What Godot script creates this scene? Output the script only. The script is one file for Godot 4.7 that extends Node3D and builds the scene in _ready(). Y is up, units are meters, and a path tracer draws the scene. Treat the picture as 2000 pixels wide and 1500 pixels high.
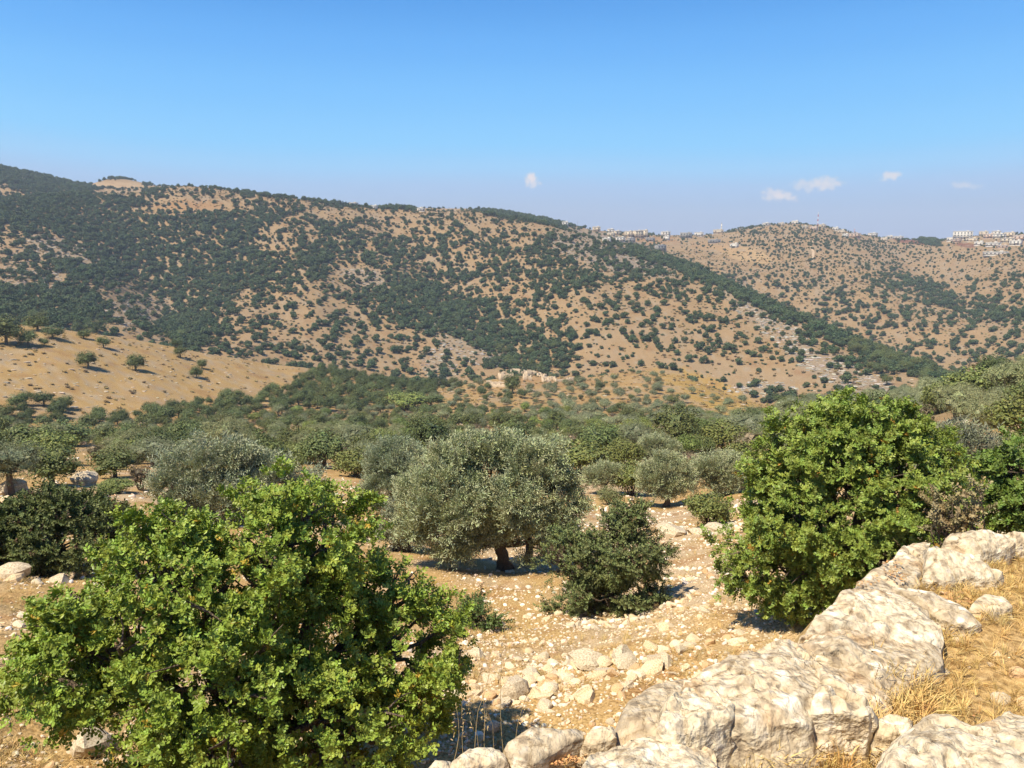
extends Node3D
# A dry limestone hillside above a wooded valley: near ledge, terrace with carob and olive trees, grove, knoll with ruins, wooded slopes, far villages.

const EYE := Vector3(0, 1.7, 0)
const FOCAL := 1504.0            # focal length in pixels of a 2000 x 1500 picture
const PITCH := -0.1646           # the camera looks a little down
const AZ_MOST := 60.0
const AZ_STEP := 0.1667

var rng := RandomNumberGenerator.new()
var broad := FastNoiseLite.new()
var fine := FastNoiseLite.new()
var cracks := FastNoiseLite.new()
var tilt: Basis
var knots := 0
var knot_d := PackedFloat32Array()
var knot_h := PackedFloat32Array()
var knot_m := PackedFloat32Array()
var ledge: Array[Vector2] = []
var used_names := {}
var mats := {}
var tint_noise := FastNoiseLite.new()

# ---- curves over the land, near to far: column and row where the photograph shows that stretch of ground, and how far off it lies ----
const LAND_TERRACE := [-400, 1400, 8.5, 50, 1400, 8.8, 500, 1420, 8.6, 900, 1420, 8.2, 1150, 1390, 8.4, 1400, 1290, 9.6, 1600, 1240, 10.2, 1800, 1200, 10.5, 2000, 1150, 10.5, 2400, 1130, 10.5]
const LAND_TERRACE_EDGE := [-400, 1150, 13.5, 50, 1165, 14, 400, 1180, 14.5, 700, 1180, 15, 950, 1215, 14, 1200, 1195, 14.5, 1400, 1150, 14.5, 1600, 1140, 14.5, 1850, 1090, 14.5, 2000, 1060, 14.5, 2400, 1050, 14]
const LAND_OLIVES := [-400, 1060, 19, 0, 1105, 18, 150, 1095, 19, 500, 1060, 22, 800, 1085, 21, 990, 1112, 20.5, 1200, 1080, 22, 1400, 1060, 22, 1600, 1030, 22, 1850, 1010, 21, 2000, 985, 20, 2400, 960, 20]
const LAND_STEPS := [-400, 950, 36, 0, 975, 36, 200, 965, 38, 500, 970, 38, 800, 980, 40, 1000, 985, 42, 1200, 990, 42, 1300, 992, 43, 1420, 968, 45, 1650, 940, 45, 1850, 915, 40, 2000, 880, 38, 2400, 850, 36]
const LAND_SCRUB := [-400, 895, 65, 0, 905, 65, 170, 905, 68, 500, 905, 72, 800, 900, 78, 1000, 895, 80, 1200, 890, 82, 1400, 880, 85, 1650, 865, 80, 1850, 845, 70, 2000, 805, 65, 2400, 770, 60]
const LAND_GROVE := [-400, 872, 130, 0, 876, 130, 160, 874, 140, 500, 868, 150, 800, 852, 160, 1000, 845, 165, 1200, 842, 170, 1400, 842, 165, 1550, 828, 160, 1650, 812, 150, 1850, 780, 120, 2000, 745, 110, 2400, 700, 100]
const LAND_DIP := [-400, 838, 205, 0, 846, 205, 150, 850, 205, 300, 832, 215, 450, 808, 240, 600, 800, 260, 800, 815, 250, 900, 802, 240, 1000, 800, 240, 1200, 804, 240, 1350, 808, 235, 1450, 816, 220, 1600, 795, 215, 1700, 790, 200, 1850, 770, 165, 2000, 735, 150, 2400, 690, 140]
const LAND_KNOLL := [-400, 630, 330, 0, 636, 330, 100, 640, 330, 200, 655, 335, 300, 672, 340, 400, 690, 345, 500, 708, 350, 600, 720, 355, 700, 737, 360, 800, 757, 350, 880, 757, 340, 950, 742, 335, 1000, 734, 335, 1080, 737, 340, 1130, 740, 345, 1250, 726, 350, 1330, 733, 345, 1400, 760, 335, 1480, 795, 320, 1550, 800, 300, 1650, 790, 270, 1850, 772, 220, 2000, 735, 200, 2400, 690, 180]
const LAND_FOOT := [-400, 660, 470, 0, 655, 480, 200, 672, 480, 350, 695, 480, 500, 726, 470, 650, 752, 470, 800, 775, 470, 900, 765, 470, 1000, 752, 470, 1150, 750, 460, 1300, 750, 440, 1400, 780, 430, 1500, 805, 410, 1600, 800, 390, 1700, 798, 370, 1800, 790, 350, 1880, 780, 345, 2000, 790, 330, 2400, 800, 300]
const LAND_SLOPE := [-400, 520, 700, 0, 525, 720, 200, 545, 700, 330, 580, 690, 450, 570, 690, 600, 560, 690, 800, 570, 690, 1000, 570, 680, 1100, 570, 660, 1250, 600, 600, 1400, 650, 540, 1500, 690, 500, 1600, 720, 460, 1700, 745, 430, 1800, 768, 395, 1880, 768, 375, 2000, 788, 355, 2400, 810, 320]
const LAND_CREST := [-400, 380, 1050, 0, 392, 1050, 160, 380, 1050, 300, 374, 1050, 350, 364, 1050, 420, 369, 1050, 530, 386, 1020, 680, 403, 1000, 800, 411, 980, 920, 415, 960, 1050, 436, 930, 1150, 460, 900, 1240, 486, 880, 1370, 532, 780, 1500, 597, 660, 1600, 645, 580, 1700, 690, 520, 1800, 724, 470, 1880, 756, 430, 2000, 800, 390, 2400, 830, 350]
const LAND_FAR_SLOPE := [-400, 365, 1200, 0, 368, 1200, 160, 376, 1200, 230, 374, 1250, 350, 368, 1220, 700, 410, 1150, 920, 416, 1120, 1000, 427, 1100, 1100, 446, 1100, 1200, 475, 1080, 1300, 500, 1050, 1400, 515, 1010, 1500, 535, 970, 1600, 560, 930, 1800, 600, 850, 1900, 612, 800, 2000, 605, 760, 2400, 590, 700]
const LAND_SKYLINE := [-400, 290, 1500, 0, 329, 1450, 80, 346, 1450, 150, 366, 1450, 172, 367, 1520, 200, 356, 1560, 230, 350, 1600, 270, 358, 1580, 292, 368, 1550, 350, 370, 1500, 700, 410, 1450, 850, 410, 1350, 920, 409, 1300, 1000, 420, 1300, 1100, 439, 1300, 1160, 450, 1350, 1300, 461, 1400, 1400, 458, 1450, 1450, 446, 1450, 1500, 439, 1450, 1560, 437, 1450, 1620, 444, 1450, 1700, 461, 1450, 1780, 468, 1500, 1840, 471, 1500, 1880, 464, 1500, 1950, 457, 1500, 2050, 460, 1500, 2400, 440, 1500]
# crest line of the rock ledge under the viewer's feet, and beyond the frame on both sides
const LEDGE_LINE := [870, 1496, 1000, 1452, 1140, 1418, 1300, 1330, 1440, 1290, 1570, 1246, 1650, 1140, 1750, 1082, 1850, 1038, 2000, 1042, 2250, 1046]


# ---------------------------------------------------------------- small helpers
func sight(u: float, v: float) -> Vector3:
	return tilt * Vector3((u - 1000.0) / FOCAL, (750.0 - v) / FOCAL, -1.0)

func at_distance(u: float, v: float, d: float) -> Vector3:
	var r := sight(u, v)
	return EYE + r * (d / Vector2(r.x, r.z).length())

func at_height(u: float, v: float, y: float) -> Vector3:
	var r := sight(u, v)
	return EYE + r * ((y - EYE.y) / r.y)

func seen_at(p: Vector3) -> Vector2:   # column and row of a point, for the tables that say what grows where
	var q := tilt.transposed() * (p - EYE)
	if q.z > -0.01:
		return Vector2(-9999, -9999)
	return Vector2(1000.0 + FOCAL * q.x / -q.z, 750.0 - FOCAL * q.y / -q.z)

func hit(u: float, v: float, start := 3.5) -> Vector3:
	var r := sight(u, v)
	r /= Vector2(r.x, r.z).length()
	var d := start
	var last := d
	while d < 2200.0:
		var p := EYE + r * d
		if p.y < land(p.x, p.z):
			var lo := last
			var hi := d
			for i in 12:
				var mid := 0.5 * (lo + hi)
				var q := EYE + r * mid
				if q.y < land(q.x, q.z):
					hi = mid
				else:
					lo = mid
			return EYE + r * hi
		last = d
		d *= 1.008
	return EYE + r * 1500.0

func unhidden(p: Vector3, lift: float) -> bool:   # whether a point a little above the ground shows past the ground before it
	var top := p + Vector3(0, lift, 0) - EYE
	for i in 70:
		var t := pow(float(i + 1) / 71.0, 0.8)
		var q := EYE + top * t
		if Vector2(q.x, q.z).length() > 5.5 and q.y < land(q.x, q.z) - 0.3:
			return false
	return true

func numbered(called: String) -> String:
	if not used_names.has(called):
		used_names[called] = 0
		return called
	used_names[called] += 1
	return "%s_%03d" % [called, used_names[called]]

func tag(o: Node, label := "", category := "", group := "", kind := "") -> Node:
	if label:
		o.set_meta("label", label)
	if category:
		o.set_meta("category", category)
	if group:
		o.set_meta("group", group)
	if kind:
		o.set_meta("kind", kind)
	return o

func base(called: String, at: Vector3, turn := 0.0) -> Node3D:
	var o := Node3D.new()
	o.name = numbered(called)
	add_child(o)
	o.position = at
	o.rotation.y = turn
	return o

func put(called: String, mesh: Mesh, mat: Material, parent: Node = null) -> MeshInstance3D:
	var o := MeshInstance3D.new()
	o.mesh = mesh
	o.material_override = mat
	o.name = numbered(called) if parent == null else called
	(self if parent == null else parent).add_child(o, true)
	return o

func many(called: String, mesh: Mesh, mat: Material, places: Array, tints: Array, parent: Node = null) -> MultiMeshInstance3D:
	var m := MultiMesh.new()
	m.transform_format = MultiMesh.TRANSFORM_3D
	m.use_colors = true
	m.mesh = mesh
	m.instance_count = places.size()
	for i in places.size():
		m.set_instance_transform(i, places[i])
		m.set_instance_color(i, tints[i])
	var o := MultiMeshInstance3D.new()
	o.multimesh = m
	o.material_override = mat
	o.name = numbered(called) if parent == null else called
	o.set_meta("kind", "stuff")
	(self if parent == null else parent).add_child(o, true)
	return o

func shape(verts: PackedVector3Array, tints := PackedColorArray(), normals := PackedVector3Array(), index := PackedInt32Array()) -> ArrayMesh:
	var a := []
	a.resize(Mesh.ARRAY_MAX)
	a[Mesh.ARRAY_VERTEX] = verts
	if tints.size():
		a[Mesh.ARRAY_COLOR] = tints
	if normals.size():
		a[Mesh.ARRAY_NORMAL] = normals
	if index.size():
		a[Mesh.ARRAY_INDEX] = index
	var m := ArrayMesh.new()
	m.add_surface_from_arrays(Mesh.PRIMITIVE_TRIANGLES, a)
	return m

func smooth_normals(verts: PackedVector3Array, index: PackedInt32Array) -> PackedVector3Array:
	var n := PackedVector3Array()
	n.resize(verts.size())
	for i in range(0, index.size(), 3):
		var a := verts[index[i]]
		var c := (verts[index[i + 2]] - a).cross(verts[index[i + 1]] - a)
		n[index[i]] += c
		n[index[i + 1]] += c
		n[index[i + 2]] += c
	for i in n.size():
		n[i] = n[i].normalized() if n[i].length_squared() > 0.0 else Vector3.UP
	return n

func any_way() -> Vector3:
	var z := rng.randf_range(-1, 1)
	var a := rng.randf() * TAU
	var s := sqrt(1.0 - z * z)
	return Vector3(s * cos(a), z, s * sin(a))

func facing(axis: Vector3, roll: float) -> Basis:   # y axis along axis
	var side := axis.cross(Vector3(0.31, 0.22, 0.92)).normalized()
	var b := Basis(side, axis, side.cross(axis))
	return Basis(axis, roll) * b

func varied(c: Color, spread: float) -> Color:
	var k := 1.0 + rng.randf_range(-spread, spread)
	return Color(c.r * k * (1.0 + rng.randf_range(-0.4, 0.4) * spread), c.g * k, c.b * k * (1.0 + rng.randf_range(-0.4, 0.4) * spread))

func smooth(lo: float, hi: float, x: float) -> float:
	var t := clampf((x - lo) / (hi - lo), 0.0, 1.0)
	return t * t * (3.0 - 2.0 * t)


# ---------------------------------------------------------------- the shape of the land
func prepare_land() -> void:
	broad.seed = 11
	broad.noise_type = FastNoiseLite.TYPE_SIMPLEX_SMOOTH
	broad.frequency = 1.0
	broad.fractal_octaves = 4
	fine.seed = 23
	fine.noise_type = FastNoiseLite.TYPE_SIMPLEX
	fine.frequency = 1.0
	fine.fractal_octaves = 3
	cracks.seed = 5
	cracks.noise_type = FastNoiseLite.TYPE_SIMPLEX
	cracks.fractal_type = FastNoiseLite.FRACTAL_RIDGED
	cracks.frequency = 1.0
	cracks.fractal_octaves = 3
	tint_noise.seed = 77
	tint_noise.noise_type = FastNoiseLite.TYPE_SIMPLEX_SMOOTH
	tint_noise.frequency = 1.0
	tint_noise.fractal_octaves = 2
	var lists := [LAND_TERRACE, LAND_TERRACE_EDGE, LAND_OLIVES, LAND_STEPS, LAND_SCRUB, LAND_GROVE, LAND_DIP, LAND_KNOLL, LAND_FOOT, LAND_SLOPE, LAND_CREST, LAND_FAR_SLOPE, LAND_SKYLINE]
	var bins := int(2 * AZ_MOST / AZ_STEP) + 2
	var dist := []
	var high := []
	for list in lists:
		var az := PackedFloat32Array()
		var dd := PackedFloat32Array()
		var hh := PackedFloat32Array()
		for i in range(0, list.size(), 3):
			var p := at_distance(list[i], list[i + 1], list[i + 2])
			az.append(rad_to_deg(atan2(p.x, -p.z)))
			dd.append(list[i + 2])
			hh.append(p.y)
		var rd := PackedFloat32Array()
		var rh := PackedFloat32Array()
		for b in bins:
			var a := -AZ_MOST + b * AZ_STEP
			var k := 0
			while k < az.size() - 2 and az[k + 1] < a:
				k += 1
			var t := clampf((a - az[k]) / (az[k + 1] - az[k]), 0.0, 1.0)
			rd.append(lerpf(dd[k], dd[k + 1], t))
			rh.append(lerpf(hh[k], hh[k + 1], t))
		var sd := PackedFloat32Array()
		var sh := PackedFloat32Array()
		for b in bins:
			var x := 0.0
			var y := 0.0
			for j in range(-3, 4):
				var q := clampi(b + j, 0, bins - 1)
				x += rd[q]
				y += rh[q]
			sd.append(x / 7.0)
			sh.append(y / 7.0)
		dist.append(sd)
		high.append(sh)
	knots = 18
	knot_d.resize(bins * knots)
	knot_h.resize(bins * knots)
	knot_m.resize(bins * knots)
	for b in bins:
		var d := PackedFloat32Array([0.0, 5.0])
		var h := PackedFloat32Array([high[0][b] + 0.2, high[0][b] + 0.12])
		for i in 8:
			d.append(dist[i][b])
			h.append(high[i][b])
		# the hidden gully between the near hills and the far slope
		d.append(0.5 * (dist[7][b] + dist[8][b]))
		h.append(minf(high[7][b], high[8][b]) - 10.0)
		for i in [8, 9, 10]:
			d.append(dist[i][b])
			h.append(high[i][b])
		# behind the crest
		d.append(dist[10][b] + 0.45 * (dist[11][b] - dist[10][b]))
		h.append(minf(high[10][b], high[11][b]) - lerpf(4.0, 24.0, smooth(5.0, 12.0, -AZ_MOST + b * AZ_STEP)))
		for i in [11, 12]:
			d.append(dist[i][b])
			h.append(high[i][b])
		d.append(2500.0)
		h.append(high[12][b] - 60.0)
		for i in range(1, knots):
			d[i] = maxf(d[i], d[i - 1] + 1.0)
		for i in knots:
			var m := 0.0
			if i > 0 and i < knots - 1:
				var s0 := (h[i] - h[i - 1]) / (d[i] - d[i - 1])
				var s1 := (h[i + 1] - h[i]) / (d[i + 1] - d[i])
				if s0 * s1 > 0.0:
					m = 2.0 * s0 * s1 / (s0 + s1)
			knot_d[b * knots + i] = d[i]
			knot_h[b * knots + i] = h[i]
			knot_m[b * knots + i] = m
	ledge.append(Vector2(-5.0, 9.0))
	ledge.append(Vector2(-2.6, 2.0))
	ledge.append(Vector2(-1.6, -0.9))
	for i in range(0, LEDGE_LINE.size(), 2):
		var p := at_height(LEDGE_LINE[i], LEDGE_LINE[i + 1], 0.07)
		ledge.append(Vector2(p.x, p.z))
	ledge.append(Vector2(7.5, -2.5))
	ledge.append(Vector2(12.0, 4.0))

func along(b: int, d: float) -> float:
	var o := b * knots
	var k := 0
	while k < knots - 2 and knot_d[o + k + 1] < d:
		k += 1
	var w := knot_d[o + k + 1] - knot_d[o + k]
	var t := clampf((d - knot_d[o + k]) / w, 0.0, 1.0)
	var t2 := t * t
	var t3 := t2 * t
	return (2 * t3 - 3 * t2 + 1) * knot_h[o + k] + (t3 - 2 * t2 + t) * w * knot_m[o + k] + (3 * t2 - 2 * t3) * knot_h[o + k + 1] + (t3 - t2) * w * knot_m[o + k + 1]

func inside_ledge(x: float, z: float) -> float:   # metres from the ledge line, positive on the viewer's side
	var p := Vector2(x, z)
	var best := 1e9
	var side := 1.0
	for i in ledge.size() - 1:
		var a := ledge[i]
		var ab := ledge[i + 1] - a
		var t := clampf((p - a).dot(ab) / ab.length_squared(), 0.0, 1.0)
		var off := p - (a + ab * t)
		var dd := off.length_squared()
		if dd < best:
			best = dd
			side = 1.0 if ab.cross(p - a) > 0.0 else -1.0
	return side * sqrt(best)

func land(x: float, z: float) -> float:
	var d := sqrt(x * x + z * z)
	var az := rad_to_deg(atan2(x, -z))
	var a := clampf((az + AZ_MOST) / AZ_STEP, 0.0, 2.0 * AZ_MOST / AZ_STEP - 0.01)
	var b := int(a)
	var h := lerpf(along(b, d), along(b + 1, d), a - b)
	if d > 25.0:
		var k := smooth(25.0, 120.0, d)
		h += k * 0.7 * broad.get_noise_2d(x / 26.0, z / 26.0)
		if d > 380.0:
			var far := smooth(380.0, 560.0, d) * (1.0 - 0.55 * smooth(900.0, 1000.0, d))
			h += far * 4.5 * broad.get_noise_2d(x / 120.0 + 7.0, z / 120.0)
			# gullies and ribs that run down the wooded slope
			var o := b * knots
			var run := (d - knot_d[o + 11]) / (knot_d[o + 13] - knot_d[o + 11])
			if run > 0.0 and run < 1.0:
				var arch := sin(PI * run)
				h -= arch * (15.0 * bell(az, lerpf(-22.5, -28.0, run), 2.6) + 11.0 * bell(az, lerpf(1.5, -11.0, run), 2.3) - 7.0 * bell(az, lerpf(-13.5, -17.0, run), 2.2) - 7.0 * bell(az, lerpf(7.0, 1.0, run), 2.4))
			elif d > knot_d[o + 14]:
				var rise := (d - knot_d[o + 14]) / (knot_d[o + 16] - knot_d[o + 14])
				if rise < 1.0:
					h -= sin(PI * clampf(rise, 0, 1)) * 14.0 * bell(az, lerpf(33.0, 24.0, rise), 2.4)
	h += 0.10 * fine.get_noise_2d(x / 2.3, z / 2.3) * smooth(3.0, 8.0, d)
	if d < 16.0:
		var s := inside_ledge(x, z)
		if s > -1.6:
			var top := 0.03 * fine.get_noise_2d(x * 0.9, z * 0.9) + 0.012 * fine.get_noise_2d(x * 5.0, z * 5.0) + 0.02 * maxf(0.0, s - 1.0)
			h = lerpf(h, top - 0.04, smooth(-1.5, 0.05, s))
	return h

func bell(x: float, at: float, wide: float) -> float:
	var t := (x - at) / wide
	return exp(-t * t)


# ---------------------------------------------------------------- what the ground is made of, and what grows where
# ellipses: column, row, half width, half height, turn in degrees, value
const WOODS := [
	[330, 480, 270, 95, 4, 0.97], [120, 430, 160, 45, 8, 0.95], [400, 610, 75, 95, 20, 0.97], [90, 620, 130, 60, 0, 0.85], [640, 470, 110, 55, 15, 0.8], [560, 420, 140, 24, 8, 0.8],
	[720, 560, 150, 45, 22, 0.9], [900, 630, 170, 55, 24, 0.96], [1010, 690, 110, 35, 8, 0.98], [880, 500, 150, 55, 10, 0.78], [1100, 560, 70, 110, -20, 0.75], [1130, 660, 60, 40, 0, 0.85], [620, 690, 120, 22, 10, 0.75],
	[60, 350, 150, 28, 12, 0.97], [1010, 418, 130, 11, 8, 1.0], [760, 405, 140, 8, 3, 0.9], [1560, 475, 160, 24, 4, 0.64], [1880, 592, 190, 20, 17, 0.78], [1760, 545, 110, 15, 18, 0.7], [1440, 580, 140, 22, 30, 0.6],
	[1760, 485, 100, 12, 0, 0.5], [1830, 474, 40, 8, 3, 0.9], [1700, 700, 260, 18, 24, 0.5], [1330, 700, 120, 14, -4, 0.5], [240, 700, 170, 16, 6, 0.95],
]
const OPENINGS := [
	[370, 400, 80, 20, 0, 0.28], [720, 425, 120, 18, 4, 0.15], [880, 412, 70, 9, 2, 0.08], [1010, 440, 130, 8, 9, 0.15], [270, 595, 70, 50, 10, 0.42], [50, 520, 60, 60, 0, 0.5], [130, 490, 70, 18, 20, 0.4], [250, 640, 70, 25, 0, 0.45],
	[560, 640, 130, 70, 10, 0.4], [470, 690, 90, 30, 0, 0.3], [690, 545, 60, 30, 0, 0.4], [760, 690, 120, 40, 10, 0.45], [880, 690, 80, 30, 10, 0.35], [1230, 650, 140, 90, 10, 0.33], [1200, 500, 110, 35, 12, 0.5], [1450, 660, 190, 60, 20, 0.3], [1330, 740, 130, 40, 0, 0.22], [1620, 750, 200, 40, 12, 0.3],
	[1400, 490, 120, 18, 6, 0.12], [1850, 700, 160, 40, 15, 0.34], [1560, 560, 120, 50, 25, 0.42], [1880, 535, 110, 25, 4, 0.3], [230, 360, 55, 9, 0, 0.0], [345, 366, 60, 7, 0, 0.12], [232, 378, 62, 8, 0, 0.1], [1215, 462, 110, 13, 6, 0.1], [1350, 462, 110, 10, 0, 0.14], [1550, 441, 60, 6, 0, 0.3], [1930, 472, 90, 16, 0, 0.12], [1690, 462, 70, 8, 5, 0.25], [820, 440, 160, 20, 0, 0.4], [560, 470, 60, 30, 0, 0.5], [520, 390, 120, 8, 6, 0.45],
]
const BARE := [   # column, row, half width, half height, turn, red, green, blue, weight
	[230, 363, 60, 9, 0, 0.55, 0.42, 0.27, 0.9], [345, 372, 60, 10, 0, 0.46, 0.35, 0.22, 0.6], [370, 402, 60, 12, 0, 0.46, 0.29, 0.15, 0.8], [100, 384, 60, 3, -6, 0.46, 0.28, 0.14, 0.9],
	[1460, 497, 55, 14, 12, 0.58, 0.43, 0.25, 0.95], [1400, 482, 60, 9, 6, 0.50, 0.35, 0.2, 0.7], [1270, 470, 50, 10, 0, 0.45, 0.28, 0.15, 0.8], [1775, 471, 32, 6, 8, 0.26, 0.12, 0.08, 0.95], [1885, 478, 22, 4, 8, 0.26, 0.12, 0.08, 0.9],
	[1200, 495, 130, 35, 14, 0.36, 0.34, 0.32, 0.65], [1490, 610, 120, 32, 38, 0.40, 0.345, 0.28, 0.6], [1530, 650, 50, 30, 40, 0.44, 0.33, 0.22, 0.5], [1650, 730, 120, 26, 22, 0.37, 0.34, 0.30, 0.5], [1490, 760, 70, 14, 0, 0.40, 0.36, 0.31, 0.45],
	[720, 545, 60, 20, 10, 0.42, 0.36, 0.29, 0.7], [900, 665, 90, 30, 30, 0.40, 0.35, 0.29, 0.5], [860, 715, 40, 30, 40, 0.40, 0.36, 0.31, 0.45], [130, 490, 90, 22, 20, 0.38, 0.34, 0.29, 0.6], [280, 610, 80, 35, 0, 0.41, 0.35, 0.28, 0.5], [60, 540, 60, 60, 0, 0.40, 0.32, 0.24, 0.4],
	[1400, 775, 130, 30, 25, 0.52, 0.37, 0.135, 0.9], [1430, 800, 40, 10, 10, 0.58, 0.42, 0.15, 0.9], [960, 760, 60, 12, -10, 0.46, 0.32, 0.16, 0.7], [1080, 745, 90, 10, 0, 0.46, 0.30, 0.17, 0.6],
]

func in_ellipse(e: Array, at: Vector2) -> float:
	var off := at - Vector2(e[0], e[1])
	var a := deg_to_rad(e[4])
	var x: float = (off.x * cos(a) + off.y * sin(a)) / e[2]
	var y: float = (-off.x * sin(a) + off.y * cos(a)) / e[3]
	return x * x + y * y

func tree_cover(at: Vector2, p: Vector3) -> float:
	var c := 0.46
	if at.x > 1250.0 and at.y < 480.0 + (at.x - 1240.0) * 0.425:
		c = 0.38
	for e in WOODS:
		var q := in_ellipse(e, at)
		if q < 1.6:
			c = lerpf(c, e[5], 1.0 - smooth(0.55, 1.6, q))
	for e in OPENINGS:
		var q := in_ellipse(e, at)
		if q < 1.5:
			c = lerpf(c, e[5], 1.0 - smooth(0.5, 1.5, q))
	return c

func soil(x: float, y: float, z: float, d: float) -> Color:
	var at := seen_at(Vector3(x, y, z))
	var n1 := tint_noise.get_noise_2d(x / 3.1, z / 3.1)
	var n2 := tint_noise.get_noise_2d(x / 17.0 + 40.0, z / 17.0)
	var straw := Color(0.66, 0.475, 0.23)
	var pale := Color(0.69, 0.56, 0.39)
	var red := Color(0.50, 0.31, 0.155)
	var c: Color
	if d < 60.0:
		c = straw.lerp(pale, smooth(-0.1, 0.5, n2 + 0.5 * n1))
		c = c.lerp(red, 0.75 * smooth(0.12, 0.55, tint_noise.get_noise_2d(x / 1.7 + 9.0, z / 1.1) + 0.35 * n2))
		if d < 9.0 and inside_ledge(x, z) > 0.0:
			c = straw.lerp(red, 0.55 * smooth(0.0, 0.6, tint_noise.get_noise_2d(x / 0.35 + 3.0, z / 0.33) + 0.4 * n1))
			c = c.lerp(pale, 0.25 * smooth(0.1, 0.6, tint_noise.get_noise_2d(x / 0.2 + 31.0, z / 0.2)))
	else:
		var tan := Color(0.435, 0.325, 0.20)
		c = tan.lerp(Color(0.43, 0.335, 0.225), smooth(-0.2, 0.5, tint_noise.get_noise_2d(x / 60.0, z / 60.0)))
		if d < 420.0 and at.x < 760.0 and at.y > 600.0:
			c = Color(0.53, 0.385, 0.185).lerp(Color(0.49, 0.36, 0.21), smooth(-0.1, 0.5, n2 + 0.6 * n1))
			c = c.lerp(Color(0.52, 0.43, 0.30), 0.8 * smooth(0.15, 0.45, tint_noise.get_noise_2d((x + 0.5 * z) / 16.0, (z - 0.4 * x) / 4.0)))
		if d < 420.0 and at.x >= 760.0 and at.x < 1560.0 and at.y > 715.0:
			c = Color(0.51, 0.365, 0.18).lerp(Color(0.48, 0.37, 0.235), smooth(-0.1, 0.5, n2 + 0.5 * n1))
		for e in BARE:
			var q := in_ellipse(e, at)
			if q < 1.6:
				var edge := q + 0.55 * n2 + 0.35 * n1
				c = c.lerp(Color(e[5], e[6], e[7]), e[8] * (1.0 - smooth(0.6, 1.25, edge)))
		# pale stones and grey rock showing through
		var r := tint_noise.get_noise_2d(x / 5.0 + 50.0, z / 3.0)
		c = c.lerp(Color(0.43, 0.38, 0.31), 0.75 * smooth(0.35, 0.6, r + 0.25 * n2))
		c = c.lerp(Color(0.33, 0.19, 0.10), 0.5 * smooth(0.3, 0.7, -n2 + 0.3 * n1))
	var k := 1.0 + 0.10 * n1
	return Color(c.r * k, c.g * k, c.b * k)

func build_ground() -> void:
	var azs := PackedFloat32Array()
	var a := -180.0
	while a < 180.0:
		azs.append(a)
		a += 0.25 if absf(a + 0.125) < 44.0 else (1.0 if absf(a) < 62.0 else 5.0)
	azs.append(180.0)
	var ds := PackedFloat32Array([0.25])
	while ds[-1] < 2450.0:
		var last := ds[-1]
		ds.append(last * (1.022 if last < 2.0 else 1.0125 if last < 30.0 else 1.0115))
	var w := azs.size()
	var verts := PackedVector3Array()
	var tints := PackedColorArray()
	for d in ds:
		for az in azs:
			var t := deg_to_rad(az)
			var x := d * sin(t)
			var z := -d * cos(t)
			var y := land(x, z)
			verts.append(Vector3(x, y, z))
			tints.append(soil(x, y, z, d) if absf(az) < 70.0 else Color(0.45, 0.3, 0.13))
	var index := PackedInt32Array()
	for j in ds.size() - 1:
		for i in w - 1:
			var k := j * w + i
			index.append_array(PackedInt32Array([k, k + w, k + 1, k + 1, k + w, k + w + 1]))
	var g := put("ground", shape(verts, tints, smooth_normals(verts, index), index), mats.soil)
	tag(g, "dry stony hillside ground of straw, soil and pale rock", "ground", "", "structure")


# ---------------------------------------------------------------- materials
func noise_picture(kind: int, frequency: float, seed_: int, ramp: Array, octaves := 5, side := 1024, fractal := FastNoiseLite.FRACTAL_FBM) -> NoiseTexture2D:
	var n := FastNoiseLite.new()
	n.seed = seed_
	n.noise_type = kind
	n.frequency = frequency
	n.fractal_octaves = octaves
	n.fractal_type = fractal
	var t := NoiseTexture2D.new()
	t.width = side
	t.height = side
	t.seamless = true
	t.noise = n
	if ramp.size():
		var g := Gradient.new()
		var offsets := PackedFloat32Array()
		var colors := PackedColorArray()
		for r in ramp:
			offsets.append(r[0])
			colors.append(r[1])
		g.offsets = offsets
		g.colors = colors
		t.color_ramp = g
	return t

func lin(r: float, g: float, b: float, a := 1.0) -> Color:
	return Color(r, g, b, a).linear_to_srgb()

func leaf_material(rough: float, back: float, c := Color(1, 1, 1)) -> StandardMaterial3D:
	var m := StandardMaterial3D.new()
	m.vertex_color_use_as_albedo = true
	m.albedo_color = c
	m.roughness = rough
	m.metallic_specular = 0.35
	m.cull_mode = BaseMaterial3D.CULL_DISABLED
	if back > 0.0:
		m.backlight_enabled = true
		m.backlight = Color(back, back, back * 0.6)
	return m

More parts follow.
